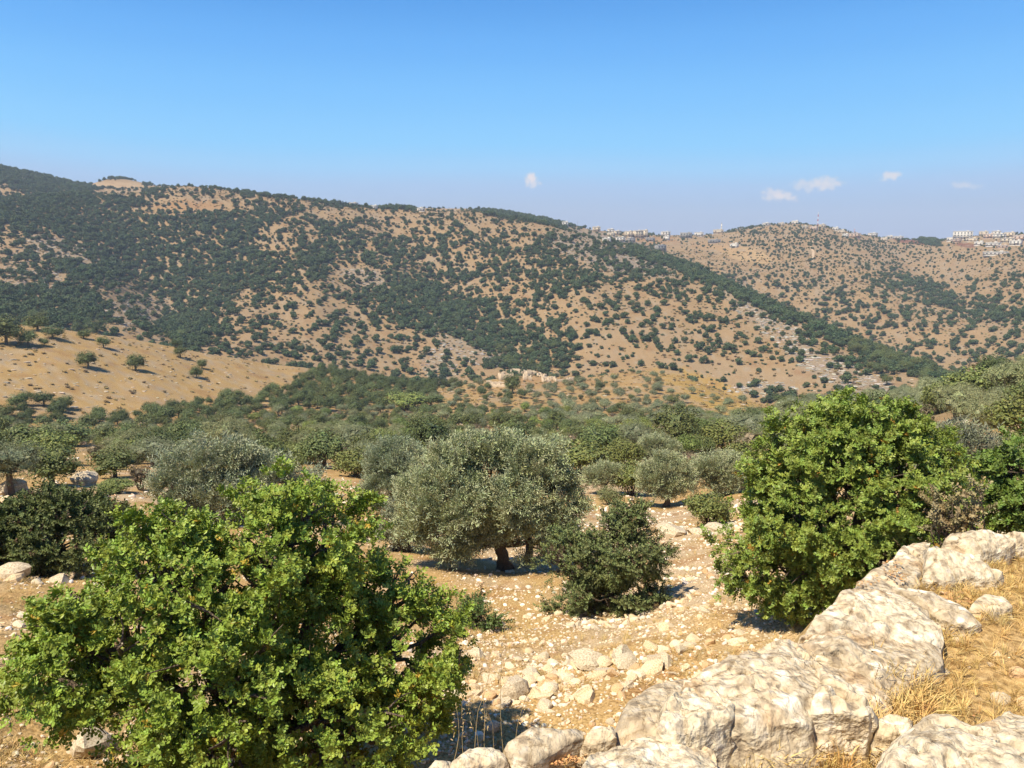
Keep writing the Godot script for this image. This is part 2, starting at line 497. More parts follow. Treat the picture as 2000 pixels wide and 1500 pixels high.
func prepare_materials() -> void:
	var grain := noise_picture(FastNoiseLite.TYPE_SIMPLEX_SMOOTH, 0.02, 3, [[0.0, Color(0.55, 0.5, 0.45)], [0.45, Color(0.86, 0.84, 0.8)], [0.6, Color(0.95, 0.94, 0.92)], [1.0, Color(1, 1, 1)]], 6)
	var grain_high := noise_picture(FastNoiseLite.TYPE_SIMPLEX_SMOOTH, 0.02, 3, [], 6)
	var s := StandardMaterial3D.new()
	s.vertex_color_use_as_albedo = true
	s.roughness = 0.95
	s.metallic_specular = 0.15
	s.albedo_texture = grain
	s.uv1_triplanar = true
	s.uv1_world_triplanar = true
	s.uv1_scale = Vector3(0.9, 0.9, 0.9)
	s.heightmap_enabled = true
	s.heightmap_texture = grain_high
	s.heightmap_scale = 1.5
	s.detail_enabled = true
	s.detail_blend_mode = BaseMaterial3D.BLEND_MODE_MUL
	s.detail_uv_layer = BaseMaterial3D.DETAIL_UV_2
	s.uv2_triplanar = true
	s.uv2_world_triplanar = true
	s.uv2_scale = Vector3(2.3, 2.3, 2.3)
	s.detail_albedo = noise_picture(FastNoiseLite.TYPE_SIMPLEX, 0.09, 33, [[0.0, Color(0.5, 0.44, 0.38)], [0.4, Color(0.84, 0.8, 0.75)], [0.52, Color(0.96, 0.94, 0.9)], [0.66, Color(1, 1, 1)], [1.0, Color(1, 1, 1)]], 4)
	mats.soil = s
	# limestone: cream and grey blotches, white lichen over them, fine pitting as relief
	var r := StandardMaterial3D.new()
	r.vertex_color_use_as_albedo = true
	r.roughness = 0.9
	r.metallic_specular = 0.2
	r.albedo_texture = noise_picture(FastNoiseLite.TYPE_SIMPLEX_SMOOTH, 0.011, 8, [[0.0, Color(0.54, 0.5, 0.45)], [0.33, Color(0.78, 0.73, 0.66)], [0.45, Color(0.93, 0.89, 0.81)], [0.56, Color(0.97, 0.93, 0.84)], [0.72, Color(1, 0.98, 0.93)], [1.0, Color(1, 1, 1)]], 7)
	r.uv1_triplanar = true
	r.uv1_scale = Vector3(1.5, 1.5, 1.5)
	r.detail_enabled = true
	r.detail_blend_mode = BaseMaterial3D.BLEND_MODE_MUL
	r.detail_uv_layer = BaseMaterial3D.DETAIL_UV_2
	r.uv2_triplanar = true
	r.uv2_scale = Vector3(1.05, 1.05, 1.05)
	# hairline cracks: the seams of a warped cell pattern
	var seams := noise_picture(FastNoiseLite.TYPE_CELLULAR, 0.0055, 15, [[0.0, Color(0.6, 0.55, 0.5)], [0.01, Color(0.82, 0.79, 0.74)], [0.022, Color(0.96, 0.95, 0.93)], [0.1, Color(1, 1, 1)], [1.0, Color(1, 1, 1)]], 1)
	var cells: FastNoiseLite = seams.noise
	cells.cellular_return_type = FastNoiseLite.RETURN_DISTANCE2_SUB
	cells.cellular_jitter = 1.0
	cells.fractal_type = FastNoiseLite.FRACTAL_NONE
	cells.domain_warp_enabled = true
	cells.domain_warp_amplitude = 60.0
	cells.domain_warp_frequency = 0.009
	cells.domain_warp_fractal_octaves = 4
	seams.normalize = true
	r.detail_albedo = seams
	r.heightmap_enabled = true
	r.heightmap_texture = noise_picture(FastNoiseLite.TYPE_SIMPLEX_SMOOTH, 0.016, 9, [], 7)
	r.heightmap_scale = 1.5
	mats.rock = r
	var bl: StandardMaterial3D = r.duplicate()
	bl.heightmap_enabled = false
	bl.detail_enabled = false
	bl.uv1_scale = Vector3(1.6, 1.6, 1.6)
	mats.block = bl
	var st := StandardMaterial3D.new()
	st.vertex_color_use_as_albedo = true
	st.roughness = 0.92
	st.metallic_specular = 0.2
	mats.stone = st
	var bark := StandardMaterial3D.new()
	bark.albedo_color = lin(0.27, 0.21, 0.155)
	bark.roughness = 0.95
	bark.uv1_triplanar = true
	bark.uv1_scale = Vector3(2.5, 0.6, 2.5)
	bark.albedo_texture = noise_picture(FastNoiseLite.TYPE_SIMPLEX_SMOOTH, 0.04, 21, [[0.0, Color(0.35, 0.33, 0.3)], [0.5, Color(0.85, 0.82, 0.78)], [1.0, Color(1, 1, 1)]], 4, 512)
	bark.heightmap_enabled = true
	bark.heightmap_texture = noise_picture(FastNoiseLite.TYPE_SIMPLEX_SMOOTH, 0.04, 21, [], 4, 512)
	bark.heightmap_scale = 5.0
	mats.bark = bark
	mats.carob_leaf = leaf_material(0.42, 0.55)
	mats.olive_leaf = leaf_material(0.6, 0.3)
	mats.small_leaf = leaf_material(0.55, 0.35)
	mats.far_leaf = leaf_material(0.8, 0.25)
	mats.dry = leaf_material(0.8, 0.4)
	mats.straw = leaf_material(0.7, 0.5)
	var plaster := StandardMaterial3D.new()
	plaster.vertex_color_use_as_albedo = true
	plaster.roughness = 0.9
	plaster.uv1_triplanar = true
	plaster.uv1_world_triplanar = true
	plaster.uv1_scale = Vector3(0.12, 0.12, 0.12)
	plaster.albedo_texture = grain
	mats.plaster = plaster
	for c in [["white_wall", 0.84, 0.82, 0.77], ["cream_wall", 0.78, 0.68, 0.53], ["grey_wall", 0.36, 0.36, 0.36], ["pink_wall", 0.70, 0.54, 0.44], ["roof", 0.68, 0.64, 0.58], ["window", 0.05, 0.06, 0.075], ["door", 0.12, 0.09, 0.07], ["metal", 0.45, 0.46, 0.48], ["red_paint", 0.5, 0.06, 0.04], ["white_paint", 0.75, 0.75, 0.75], ["ruin_wall", 0.66, 0.53, 0.38], ["pale_track", 0.56, 0.42, 0.27], ["post_wood", 0.2, 0.16, 0.12], ["blue_roof", 0.3, 0.42, 0.46]]:
		var m := StandardMaterial3D.new()
		m.albedo_color = lin(c[1], c[2], c[3])
		m.roughness = 0.85 if c[0] != "window" else 0.3
		if c[0].ends_with("wall") or c[0] == "pale_track":
			m.albedo_texture = grain
			m.uv1_triplanar = true
			m.uv1_scale = Vector3(0.2, 0.2, 0.2)
		mats[c[0]] = m

func build_air() -> void:
	var c := Camera3D.new()
	c.name = "camera"
	c.fov = 53.03
	c.near = 0.05
	c.far = 6000.0
	add_child(c)
	c.position = EYE
	c.rotation.x = PITCH
	c.current = true
	# clear air: a computed sky, deep blue above, a dusty lavender band at the horizon, five small fair-weather clouds
	var stops := [[-2.0, 178, 188, 214], [1.0, 178, 190, 216], [2.6, 178, 195, 221], [4.4, 172, 201, 236], [5.8, 160, 209, 249], [7.4, 142, 207, 254], [10.7, 124, 194, 253], [14.0, 106, 178, 247], [17.2, 88, 160, 234], [26.0, 68, 138, 214], [45.0, 50, 112, 188], [90.0, 38, 92, 165]]
	var wide := 4096
	var tall := 2048
	var im := Image.create(wide, tall, false, Image.FORMAT_RGBA8)
	for row in tall:
		var e := 90.0 - (row + 0.5) * 180.0 / tall
		im.fill_rect(Rect2i(0, row, wide, 1), sky_tint(stops, e))
	# the dust haze lies a little higher in some directions than in others
	var ladder := []
	for i in 1000:
		ladder.append(sky_tint(stops, -4.0 + i * 0.025))
	for col in wide:
		var az := (col + 0.5) / wide * TAU
		var lift := 0.35 * sin(az * 2.0 + 0.6) + 0.3 * sin(az * 7.0 + 2.0) + 1.6 * exp(-pow((wrapf(az, -PI, PI) + 0.72) / 0.34, 2.0))
		for row in range(tall / 2 - 200, tall / 2 + 20):
			var e := 90.0 - (row + 0.5) * 180.0 / tall
			var held := lift * smooth(17.0, 9.0, e)
			im.set_pixel(col, row, ladder[clampi(int((e - held + 4.0) / 0.025), 0, 999)])
	var cloud := FastNoiseLite.new()
	cloud.seed = 4
	cloud.frequency = 1.0
	cloud.fractal_octaves = 4
	# each cloud is a few puffs: column, row, half width, half height, thickness
	for p in [[1037, 345, 10, 9, 1.0], [1042, 357, 14, 10, 0.75], [1034, 350, 9, 8, 0.7], [1508, 380, 21, 10, 0.75], [1532, 382, 19, 9, 0.8], [1550, 388, 12, 6, 0.4], [1585, 362, 32, 11, 0.5], [1614, 358, 24, 12, 0.65], [1635, 358, 14, 5, 0.35], [1565, 357, 16, 6, 0.3], [1735, 344, 17, 7, 0.85], [1750, 340, 10, 4, 0.6], [1878, 360, 14, 6, 0.5], [1902, 364, 12, 4, 0.35]]:
		var r := sight(p[0], p[1]).normalized()
		var az := atan2(r.x, -r.z)
		var el := asin(r.y)
		var pc := Vector2((az / TAU + 0.5) * wide, (0.5 - el / PI) * tall)
		pc.x = fposmod(pc.x + cloud_shift * wide, wide)
		var per := 1.0 / FOCAL / TAU * wide
		var hw: float = p[2] * per
		var hh: float = p[3] * per
		for yy in range(int(pc.y - hh * 1.8), int(pc.y + hh * 1.8) + 1):
			for xx in range(int(pc.x - hw * 1.8), int(pc.x + hw * 1.8) + 1):
				var q := Vector2((xx + 0.5 - pc.x) / hw, (yy + 0.5 - pc.y) / hh)
				var n := 1.5 * cloud.get_noise_2d(xx * 0.16 + p[0], yy * 0.2)
				var amount := smooth(1.25, 0.2, q.length_squared() + 0.9 * n) * float(p[4])
				if amount > 0.0:
					var here := im.get_pixel(posmod(xx, wide), yy)
					im.set_pixel(posmod(xx, wide), yy, here.lerp(Color8(236, 228, 230), amount * 0.9))
	var pano := PanoramaSkyMaterial.new()
	pano.panorama = ImageTexture.create_from_image(im)
	pano.energy_multiplier = 1.0
	var sky := Sky.new()
	sky.sky_material = pano
	var e := Environment.new()
	e.background_mode = Environment.BG_SKY
	e.sky = sky
	e.background_energy_multiplier = SKY_ENERGY
	e.tonemap_mode = Environment.TONE_MAPPER_LINEAR
	e.tonemap_exposure = EXPOSURE
	e.sdfgi_enabled = true
	e.ssao_enabled = true
	e.ssil_enabled = true
	e.fog_enabled = true
	e.fog_density = FOG
	e.fog_light_color = Color(0.86, 0.92, 1.0)
	var w := WorldEnvironment.new()
	w.name = "air"
	w.environment = e
	add_child(w)
	var sun := DirectionalLight3D.new()
	sun.name = "sun"
	sun.light_energy = SUN
	sun.light_color = Color(1.0, 0.955, 0.87)
	sun.light_angular_distance = 0.53
	sun.shadow_enabled = true
	add_child(sun)
	sun.look_at_from_position(Vector3(-0.42, 0.86, 0.32), Vector3.ZERO)

const cloud_shift := 0.5
const SKY_ENERGY := 0.66
const EXPOSURE := 1.6
const SUN := 1.55
const FOG := 0.00017

func sky_tint(stops: Array, e: float) -> Color:
	var k := 0
	while k < stops.size() - 2 and stops[k + 1][0] < e:
		k += 1
	var t := smooth(stops[k][0], stops[k + 1][0], e) * 0.3 + 0.7 * clampf((e - stops[k][0]) / (stops[k + 1][0] - stops[k][0]), 0, 1)
	return Color8(int(round(lerpf(stops[k][1], stops[k + 1][1], t))), int(round(lerpf(stops[k][2], stops[k + 1][2], t))), int(round(lerpf(stops[k][3], stops[k + 1][3], t))))


# ---------------------------------------------------------------- plants
func tube(st: SurfaceTool, line: PackedVector3Array, r0: float, r1: float, sides := 6, knobbly := 0.0) -> void:
	var rings := []
	for i in line.size():
		var d := (line[mini(i + 1, line.size() - 1)] - line[maxi(i - 1, 0)]).normalized()
		var s := d.cross(Vector3(0.83, 0.11, 0.54)).normalized()
		var u := s.cross(d)
		var r := lerpf(r0, r1, float(i) / (line.size() - 1))
		var ring := PackedVector3Array()
		for k in sides:
			var a := TAU * k / sides
			var q := line[i] + (s * cos(a) + u * sin(a)) * r
			if knobbly > 0.0:
				q += (s * cos(a) + u * sin(a)) * r * knobbly * fine.get_noise_3d(q.x * 3.0 / maxf(r, 0.05) * 0.3, q.y * 1.2, q.z * 3.0 / maxf(r, 0.05) * 0.3)
			ring.append(q)
		rings.append(ring)
	for i in line.size() - 1:
		for k in sides:
			var n := (k + 1) % sides
			for p in [rings[i][k], rings[i + 1][k], rings[i][n], rings[i][n], rings[i + 1][k], rings[i + 1][n]]:
				st.add_vertex(p)

func bent(a: Vector3, b: Vector3, n: int, wander: float) -> PackedVector3Array:
	var out := PackedVector3Array()
	var sag := any_way() * wander
	for i in n + 1:
		var t := float(i) / n
		out.append(a.lerp(b, t) + sag * sin(PI * t) + (any_way() * wander * 0.25 if i > 0 and i < n else Vector3.ZERO))
	return out

func begin() -> SurfaceTool:
	var st := SurfaceTool.new()
	st.begin(Mesh.PRIMITIVE_TRIANGLES)
	return st

func wood(st: SurfaceTool) -> ArrayMesh:
	st.index()
	st.generate_normals()
	return st.commit()

# one leaflet: an oval folded along its midrib
func leaflet(verts: PackedVector3Array, tints: PackedColorArray, at: Vector3, along_: Vector3, up: Vector3, long: float, wide: float, c: Color) -> void:
	var side := along_.cross(up).normalized()
	var lift := up * wide * 0.18
	var a := at
	var t := at + along_ * long
	var m1 := at + along_ * long * 0.35
	var m2 := at + along_ * long * 0.75
	for s in [-1.0, 1.0]:
		var p1: Vector3 = m1 + side * (s * wide * 0.5) + lift
		var p2: Vector3 = m2 + side * (s * wide * 0.42) + lift
		verts.append_array(PackedVector3Array([a, m1, p1, m1, m2, p1, p1, m2, p2, m2, t, p2]))
		for i in 12:
			tints.append(c)

func carob_leaf() -> ArrayMesh:   # a short pinnate leaf: round leathery leaflets, each turned its own way
	var verts := PackedVector3Array()
	var tints := PackedColorArray()
	for k in 4:
		var y := 0.025 + k * 0.03
		var at := Vector3(rng.randf_range(-0.006, 0.006), y, 0.012 * sin(y * 9.0))
		for s in [-1.0, 1.0]:
			if rng.randf() < 0.1:
				continue
			var w := rng.randf_range(0.72, 1.25)
			leaflet(verts, tints, at, Vector3(s * 0.9, rng.randf_range(0.1, 0.8), rng.randf_range(-0.7, 0.5)).normalized(), Vector3(rng.randf_range(-0.5, 0.5), rng.randf_range(-0.6, 0.2), 1).normalized(), rng.randf_range(0.036, 0.055), rng.randf_range(0.027, 0.036), Color(w * 1.05, w, w * 0.9))
	verts.append_array(PackedVector3Array([Vector3(-0.002, 0, 0), Vector3(0.002, 0, 0), Vector3(0, 0.13, 0.012)]))
	for i in 3:
		tints.append(Color(1.2, 0.8, 0.5))
	return shape(verts, tints)

func olive_sprig() -> ArrayMesh:   # a twig with narrow leaves, some turned to their silver side
	var verts := PackedVector3Array()
	var tints := PackedColorArray()
	for k in 13:
		var y := 0.02 + k * 0.021
		var a := k * 2.4
		var out := Vector3(cos(a), 0.9, sin(a)).normalized()
		var silver := rng.randf() < 0.42
		var c := Color(1.5, 1.45, 1.6) if silver else Color(0.85, 0.9, 0.72)
		leaflet(verts, tints, Vector3(0, y, 0), out, Vector3(-sin(a), 0.3, cos(a)).normalized(), rng.randf_range(0.06, 0.085), 0.019, c)
	verts.append_array(PackedVector3Array([Vector3(-0.003, 0, 0), Vector3(0.003, 0, 0), Vector3(0, 0.3, 0)]))
	for i in 3:
		tints.append(Color(0.9, 0.8, 0.7))
	return shape(verts, tints)

func scrub_sprig() -> ArrayMesh:   # a stiff twig set with small oval leaves
	var verts := PackedVector3Array()
	var tints := PackedColorArray()
	for k in 16:
		var y := 0.015 + k * 0.011
		var a := k * 2.4
		var out := Vector3(cos(a), rng.randf_range(0.2, 0.9), sin(a)).normalized()
		var c := Color(1, 1, 1) * rng.randf_range(0.8, 1.2)
		leaflet(verts, tints, Vector3(0, y, 0), out, Vector3(-sin(a) * 0.5, 1.0, cos(a) * 0.5).normalized(), rng.randf_range(0.03, 0.045), 0.022, Color(c.r, c.g, c.b))
	verts.append_array(PackedVector3Array([Vector3(-0.003, 0, 0), Vector3(0.003, 0, 0), Vector3(0, 0.2, 0)]))
	for i in 3:
		tints.append(Color(1.6, 1.2, 1.0))
	return shape(verts, tints)

# lobes: [centre, radii]; returns transforms of sprays scattered through the outer part of the crown
func sprays(lobes: Array, per_area: float, gap: float, reach: float, per_spray: int, open: float, size: float, up: float, scale_lo: float, scale_hi: float) -> Array:
	var out := []
	for lobe in lobes:
		var c: Vector3 = lobe[0]
		var r: Vector3 = lobe[1]
		var area := 4.0 * PI * pow((pow(r.x * r.y, 1.6) + pow(r.x * r.z, 1.6) + pow(r.y * r.z, 1.6)) / 3.0, 1.0 / 1.6)
		# leaves gather in tufts at the branch ends, with gaps between the tufts
		var tuft := 0.15 if size > 1.0 else 0.24
		var tufts := []
		for i in maxi(6, int(area * 0.55 / (PI * tuft * tuft))):
			tufts.append([any_way(), pow(rng.randf(), 0.4) * (1.04 - reach) + reach])
		for i in int(area * per_area):
			var w := any_way()
			var t := pow(rng.randf(), 0.45) * (1.0 - reach) + reach
			if rng.randf() < 0.64:
				var of: Array = tufts[rng.randi() % tufts.size()]
				var side: float = tuft / maxf(0.3, (r.x + r.y) * 0.5)
				w = (of[0] + any_way() * rng.randf() * side).normalized()
				t = of[1] + rng.randf_range(-1.0, 0.6) * side
			var bump := 1.0 + 0.34 * fine.get_noise_3d(w.x * 1.6 + c.x * 3.0, w.y * 1.6 + c.y, w.z * 1.6 + c.z)
			var p := c + w * r * t * bump
			var deep := false
			for other in lobes:
				if other != lobe and ((p - other[0]) / other[1]).length() < 0.5:
					deep = true
					break
			if deep and rng.randf() < 0.85:
				continue
			if tint_noise.get_noise_3d(p.x * size, p.y * size, p.z * size) < gap:
				continue
			var axis := ((p - c) / r / r).normalized() * 0.75 + Vector3.UP * up + any_way() * 0.45
			axis = axis.normalized()
			var twist := rng.randf() * TAU
			for k in per_spray:
				var b := facing(axis, twist + TAU * k / per_spray)
				var lean := open * rng.randf_range(0.6, 1.25)
				b = b * Basis(Vector3.RIGHT, lean)
				var s := rng.randf_range(scale_lo, scale_hi)
				out.append(Transform3D(b.scaled_local(Vector3(s, s, s)), p + axis * rng.randf_range(-0.04, 0.03)))
	return out

func limbs(tree: Node3D, lobes: Array, root: Vector3, trunk_r: float, fork: float, twigs: int, twig_r := 0.012) -> void:
	var middle := Vector3.ZERO
	for lobe in lobes:
		middle += lobe[0] / lobes.size()
	var split := root.lerp(Vector3(middle.x, middle.y, middle.z), fork)
	var st := begin()
	var line := bent(root - Vector3(0, 0.3, 0), split, 7, trunk_r * 0.7)
	tube(st, line, trunk_r * 1.15, trunk_r * 0.8, 14, 0.5)
	# spreading roots
	for k in 5:
		var a := TAU * k / 5.0 + rng.randf()
		tube(st, PackedVector3Array([root + Vector3(0, trunk_r * 1.6, 0), root + Vector3(cos(a) * trunk_r, trunk_r * 0.5, sin(a) * trunk_r), root + Vector3(cos(a) * trunk_r * 2.1, -0.15, sin(a) * trunk_r * 2.1)]), trunk_r * 0.55, trunk_r * 0.25, 7, 0.4)
	put("trunk", wood(st), mats.bark, tree)
	for lobe in lobes:
		var br := begin()
		var tip: Vector3 = lobe[0]
		tube(br, bent(split - Vector3(0, trunk_r * 0.3, 0), tip, 6, 0.12), trunk_r * 0.48, trunk_r * 0.18, 8, 0.3)
		for k in twigs:
			var w := any_way()
			w.y = w.y * 0.8 + 0.25
			var from := split.lerp(tip, rng.randf_range(0.55, 1.0))
			var to: Vector3 = tip + w.normalized() * lobe[1] * rng.randf_range(0.75, 0.98)
			var path := bent(from, to, 5, 0.1)
			tube(br, path, trunk_r * 0.17, twig_r, 5)
			for j in 3:
				var f := path[2 + j]
				tube(br, bent(f, f + (any_way() + (to - from).normalized() * 0.6) * 0.32 * lobe[1].x, 3, 0.04), twig_r * 1.6, twig_r * 0.5, 4)
		put("branch", wood(br), mats.bark, tree)

func foliage(tree: Node3D, mesh: ArrayMesh, mat: Material, places: Array, colour: Color, spread: float, odd: Array, apart: int) -> void:
	# the leaves that show largest are parts of their own, the rest are one mass
	var tints := []
	for i in places.size():
		var c := varied(colour, spread)
		if rng.randf() < odd[0]:
			c = varied(odd[1], 0.2)
		tints.append(c)
	if apart > 0:
		var order := range(places.size())
		var at := tree.position
		var near_ := PackedFloat32Array()
		for p in places:
			near_.append((at + p.origin - EYE).length() + 1.2 * absf(fine.get_noise_3d(p.origin.x * 9.0, p.origin.y * 9.0, p.origin.z * 9.0)))
		order.sort_custom(func(x, y): return near_[x] < near_[y])
		var shades := []
		for k in 5:
			var tinted := PackedColorArray()
			var arr := mesh.surface_get_arrays(0)
			var c := varied(colour, spread * 0.8)
			for q in arr[Mesh.ARRAY_COLOR]:
				tinted.append(Color(q.r * c.r, q.g * c.g, q.b * c.b))
			shades.append(shape(arr[Mesh.ARRAY_VERTEX], tinted))
		var taken := {}
		for k in mini(apart, places.size()):
			var o := put("leaf", shades[k % 5], mat, tree)
			o.transform = places[order[k]]
			taken[order[k]] = true
		var rest := []
		var rest_tints := []
		for i in places.size():
			if not taken.has(i):
				rest.append(places[i])
				rest_tints.append(tints[i])
		many("foliage", mesh, mat, rest, rest_tints, tree)
	else:
		many("foliage", mesh, mat, places, tints, tree)

# a crown for plants seen from further off: leaf-sized faces through the volume of several lobes
func leafy(lobes: Array, n: int, card: float, slim: float, c: Color, spread: float, hollow := 0.5, gap := -0.35) -> ArrayMesh:
	var verts := PackedVector3Array()
	var tints := PackedColorArray()
	var total := 0.0
	for lobe in lobes:
		total += lobe[1].x * lobe[1].y
	for lobe in lobes:
		var o: Vector3 = lobe[0]
		var r: Vector3 = lobe[1]
		for i in int(n * r.x * r.y / total):
			var w := any_way()
			if w.y < -0.3 and rng.randf() < 0.4:
				w.y = -w.y
			var bump := 1.0 + 0.22 * fine.get_noise_3d(w.x * 1.8 + o.x, w.y * 1.8 + o.y, w.z * 1.8 + o.z * 3.0)
			var p := o + w * r * bump * (hollow + (1.0 - hollow) * pow(rng.randf(), 0.5))
			if tint_noise.get_noise_3d(p.x * 1.1 / card * 0.2, p.y * 1.1 / card * 0.2, p.z * 1.1 / card * 0.2) < gap:
				continue
			var b := facing((w + any_way() * 0.9 + Vector3.UP * 0.25).normalized(), rng.randf() * TAU)
			var s := card * rng.randf_range(0.6, 1.3)
			var x := b.x * s * 0.5 * slim
			var z := b.z * s * 0.5
			var up := b.y * s * 0.12
			var k := varied(c, spread)
			verts.append_array(PackedVector3Array([p - z, p + x + up, p + z, p - z, p + z, p - x + up]))
			for q in 6:
				tints.append(k)
		# some larger leaf masses inside keep the crown from being see-through
		for i in 26:
			var w := any_way()
			var p := o + w * r * rng.randf_range(0.1, 0.5)
			var b := facing((w + any_way() * 0.4).normalized(), rng.randf() * TAU)
			var s: float = minf(r.x, r.y) * 0.34
			verts.append_array(PackedVector3Array([p - b.z * s, p + b.x * s, p + b.z * s, p - b.z * s, p + b.z * s, p - b.x * s]))
			var k := varied(c, spread)
			for q in 6:
				tints.append(k)
	return shape(verts, tints)

func random_lobes(n: int, wide: float, tall: float, low: float) -> Array:
	var out := [[Vector3(0, low + (tall - low) * 0.5, 0), Vector3(wide * 0.36, (tall - low) * 0.5, wide * 0.36)]]
	for i in n:
		var a := TAU * (i + rng.randf_range(-0.3, 0.3)) / n
		var r := wide * rng.randf_range(0.2, 0.3)
		var s := wide * rng.randf_range(0.17, 0.27)
		out.append([Vector3(cos(a) * r, low + (tall - low) * rng.randf_range(0.32, 0.68), sin(a) * r), Vector3(s, s * rng.randf_range(0.75, 1.0) * (tall - low) / wide * 1.3, s)])
	return out

var crowns := {}
var stems := {}

func prepare_plants() -> void:
	# nominal sizes: oak 6 m wide and 5 m high, olive 5 x 4.2, scrub 4 x 2.6, dry shrub 2.4 x 1.8, pistachio 4.5 x 3.6, cypress 2 x 7
	var far_oak := []
	for k in 4:
		var n: int = [3, 4, 5, 4][k]
		far_oak.append(leafy(random_lobes(n, 6.0, 4.8, 0.3), 420, 0.75, 0.8, Color(1, 1, 1), 0.3, 0.55, -0.9))
	crowns.far_oak = far_oak
	var far_olive := []
	for k in 3:
		far_olive.append(leafy(random_lobes(4, 5.0, 4.2, 0.7), 420, 0.55, 0.6, Color(1, 1, 1), 0.35, 0.5, -0.7))
	crowns.far_olive = far_olive
	for kind in [["oak", 6.0, 5.0, 0.4, Color(0.115, 0.148, 0.052), 0.2, 0.85], ["olive", 5.0, 4.2, 0.6, Color(0.27, 0.295, 0.165), 0.135, 0.33], ["scrub", 4.0, 2.6, 0.0, Color(0.155, 0.185, 0.056), 0.15, 0.75], ["green", 4.5, 3.6, 0.3, Color(0.18, 0.235, 0.06), 0.17, 0.75], ["dry", 2.4, 1.8, 0.1, Color(0.27, 0.19, 0.13), 0.13, 0.25], ["grey", 4.0, 3.0, 0.2, Color(0.20, 0.215, 0.10), 0.13, 0.5]]:
		var list := []
		var woods := []
		for k in 4:
			var lobes := random_lobes(6 + k % 3, kind[1], kind[2], kind[3])
			var count: int = {"oak": 3400, "olive": 9500, "scrub": 5200, "green": 3600, "dry": 1300, "grey": 6500}[kind[0]]
			var shade: Color = kind[4] * [0.8, 1.0, 1.18, 0.92][k]
			shade = shade.lerp(Color(shade.g, shade.g, shade.b * 0.8), [0.0, 0.35, 0.1, 0.55][k])
			list.append(leafy(lobes, count, kind[5], kind[6], shade, 0.3, 0.5, -0.28 if kind[0] != "dry" else -0.1))
			var st := begin()
			if kind[0] in ["olive", "oak"]:
				var lean := Vector3(rng.randf_range(-0.4, 0.4), 0, rng.randf_range(-0.3, 0.3))
				tube(st, bent(Vector3(0, -0.4, 0), lean + Vector3(0, kind[2] * 0.5, 0), 5, 0.12), 0.26, 0.16, 8, 0.4)
				for lobe in lobes:
					tube(st, bent(lean + Vector3(0, kind[2] * 0.4, 0), lobe[0], 4, 0.2), 0.12, 0.04, 5)
			else:
				for lobe in lobes:
					for j in 3:
						tube(st, bent(Vector3(rng.randf_range(-0.15, 0.15), -0.2, rng.randf_range(-0.15, 0.15)), lobe[0] + any_way() * lobe[1] * 0.7, 4, 0.15), 0.045, 0.012, 4)
			woods.append(wood(st))
		crowns[kind[0]] = list
		stems[kind[0]] = woods

const SIZE := {"oak": [6.0, 5.0], "olive": [5.0, 4.2], "scrub": [4.0, 2.6], "green": [4.5, 3.6], "dry": [2.4, 1.8], "grey": [4.0, 3.0]}
const CALLED := {"oak": "oak_tree", "olive": "olive_tree", "scrub": "oak_shrub", "green": "pistachio_shrub", "dry": "dry_shrub", "grey": "grey_shrub"}
const SORT := {"oak": "oak tree", "olive": "olive tree", "scrub": "shrub", "green": "shrub", "dry": "dry shrub", "grey": "shrub"}
const LEAF := {"oak": "small_leaf", "olive": "olive_leaf", "scrub": "small_leaf", "green": "small_leaf", "dry": "dry", "grey": "olive_leaf"}

var models := {}

func plant(kind: String, at: Vector3, wide: float, tall: float, label: String, group := "") -> Node3D:
	var variant := rng.randi() % 4
	var key := "%s%d" % [kind, variant]
	var o: Node3D
	if not models.has(key):
		o = base(CALLED[kind], at)
		put("trunk" if kind in ["oak", "olive"] else "stem", stems[kind][variant], mats.bark, o)
		put("crown", crowns[kind][variant], mats[LEAF[kind]], o)
		models[key] = o
	else:
		o = models[key].duplicate()
		o.name = numbered(CALLED[kind])
		add_child(o)
		o.position = at
	o.rotation.y = rng.randf() * TAU
	o.scale = Vector3(wide / SIZE[kind][0], tall / SIZE[kind][1], wide / SIZE[kind][0])
	if o.has_meta("group"):
		o.remove_meta("group")
	tag(o, label, SORT[kind], group)
	planted.append(Vector3(at.x, wide * 0.5, at.z))
	return o

var planted: Array[Vector3] = []


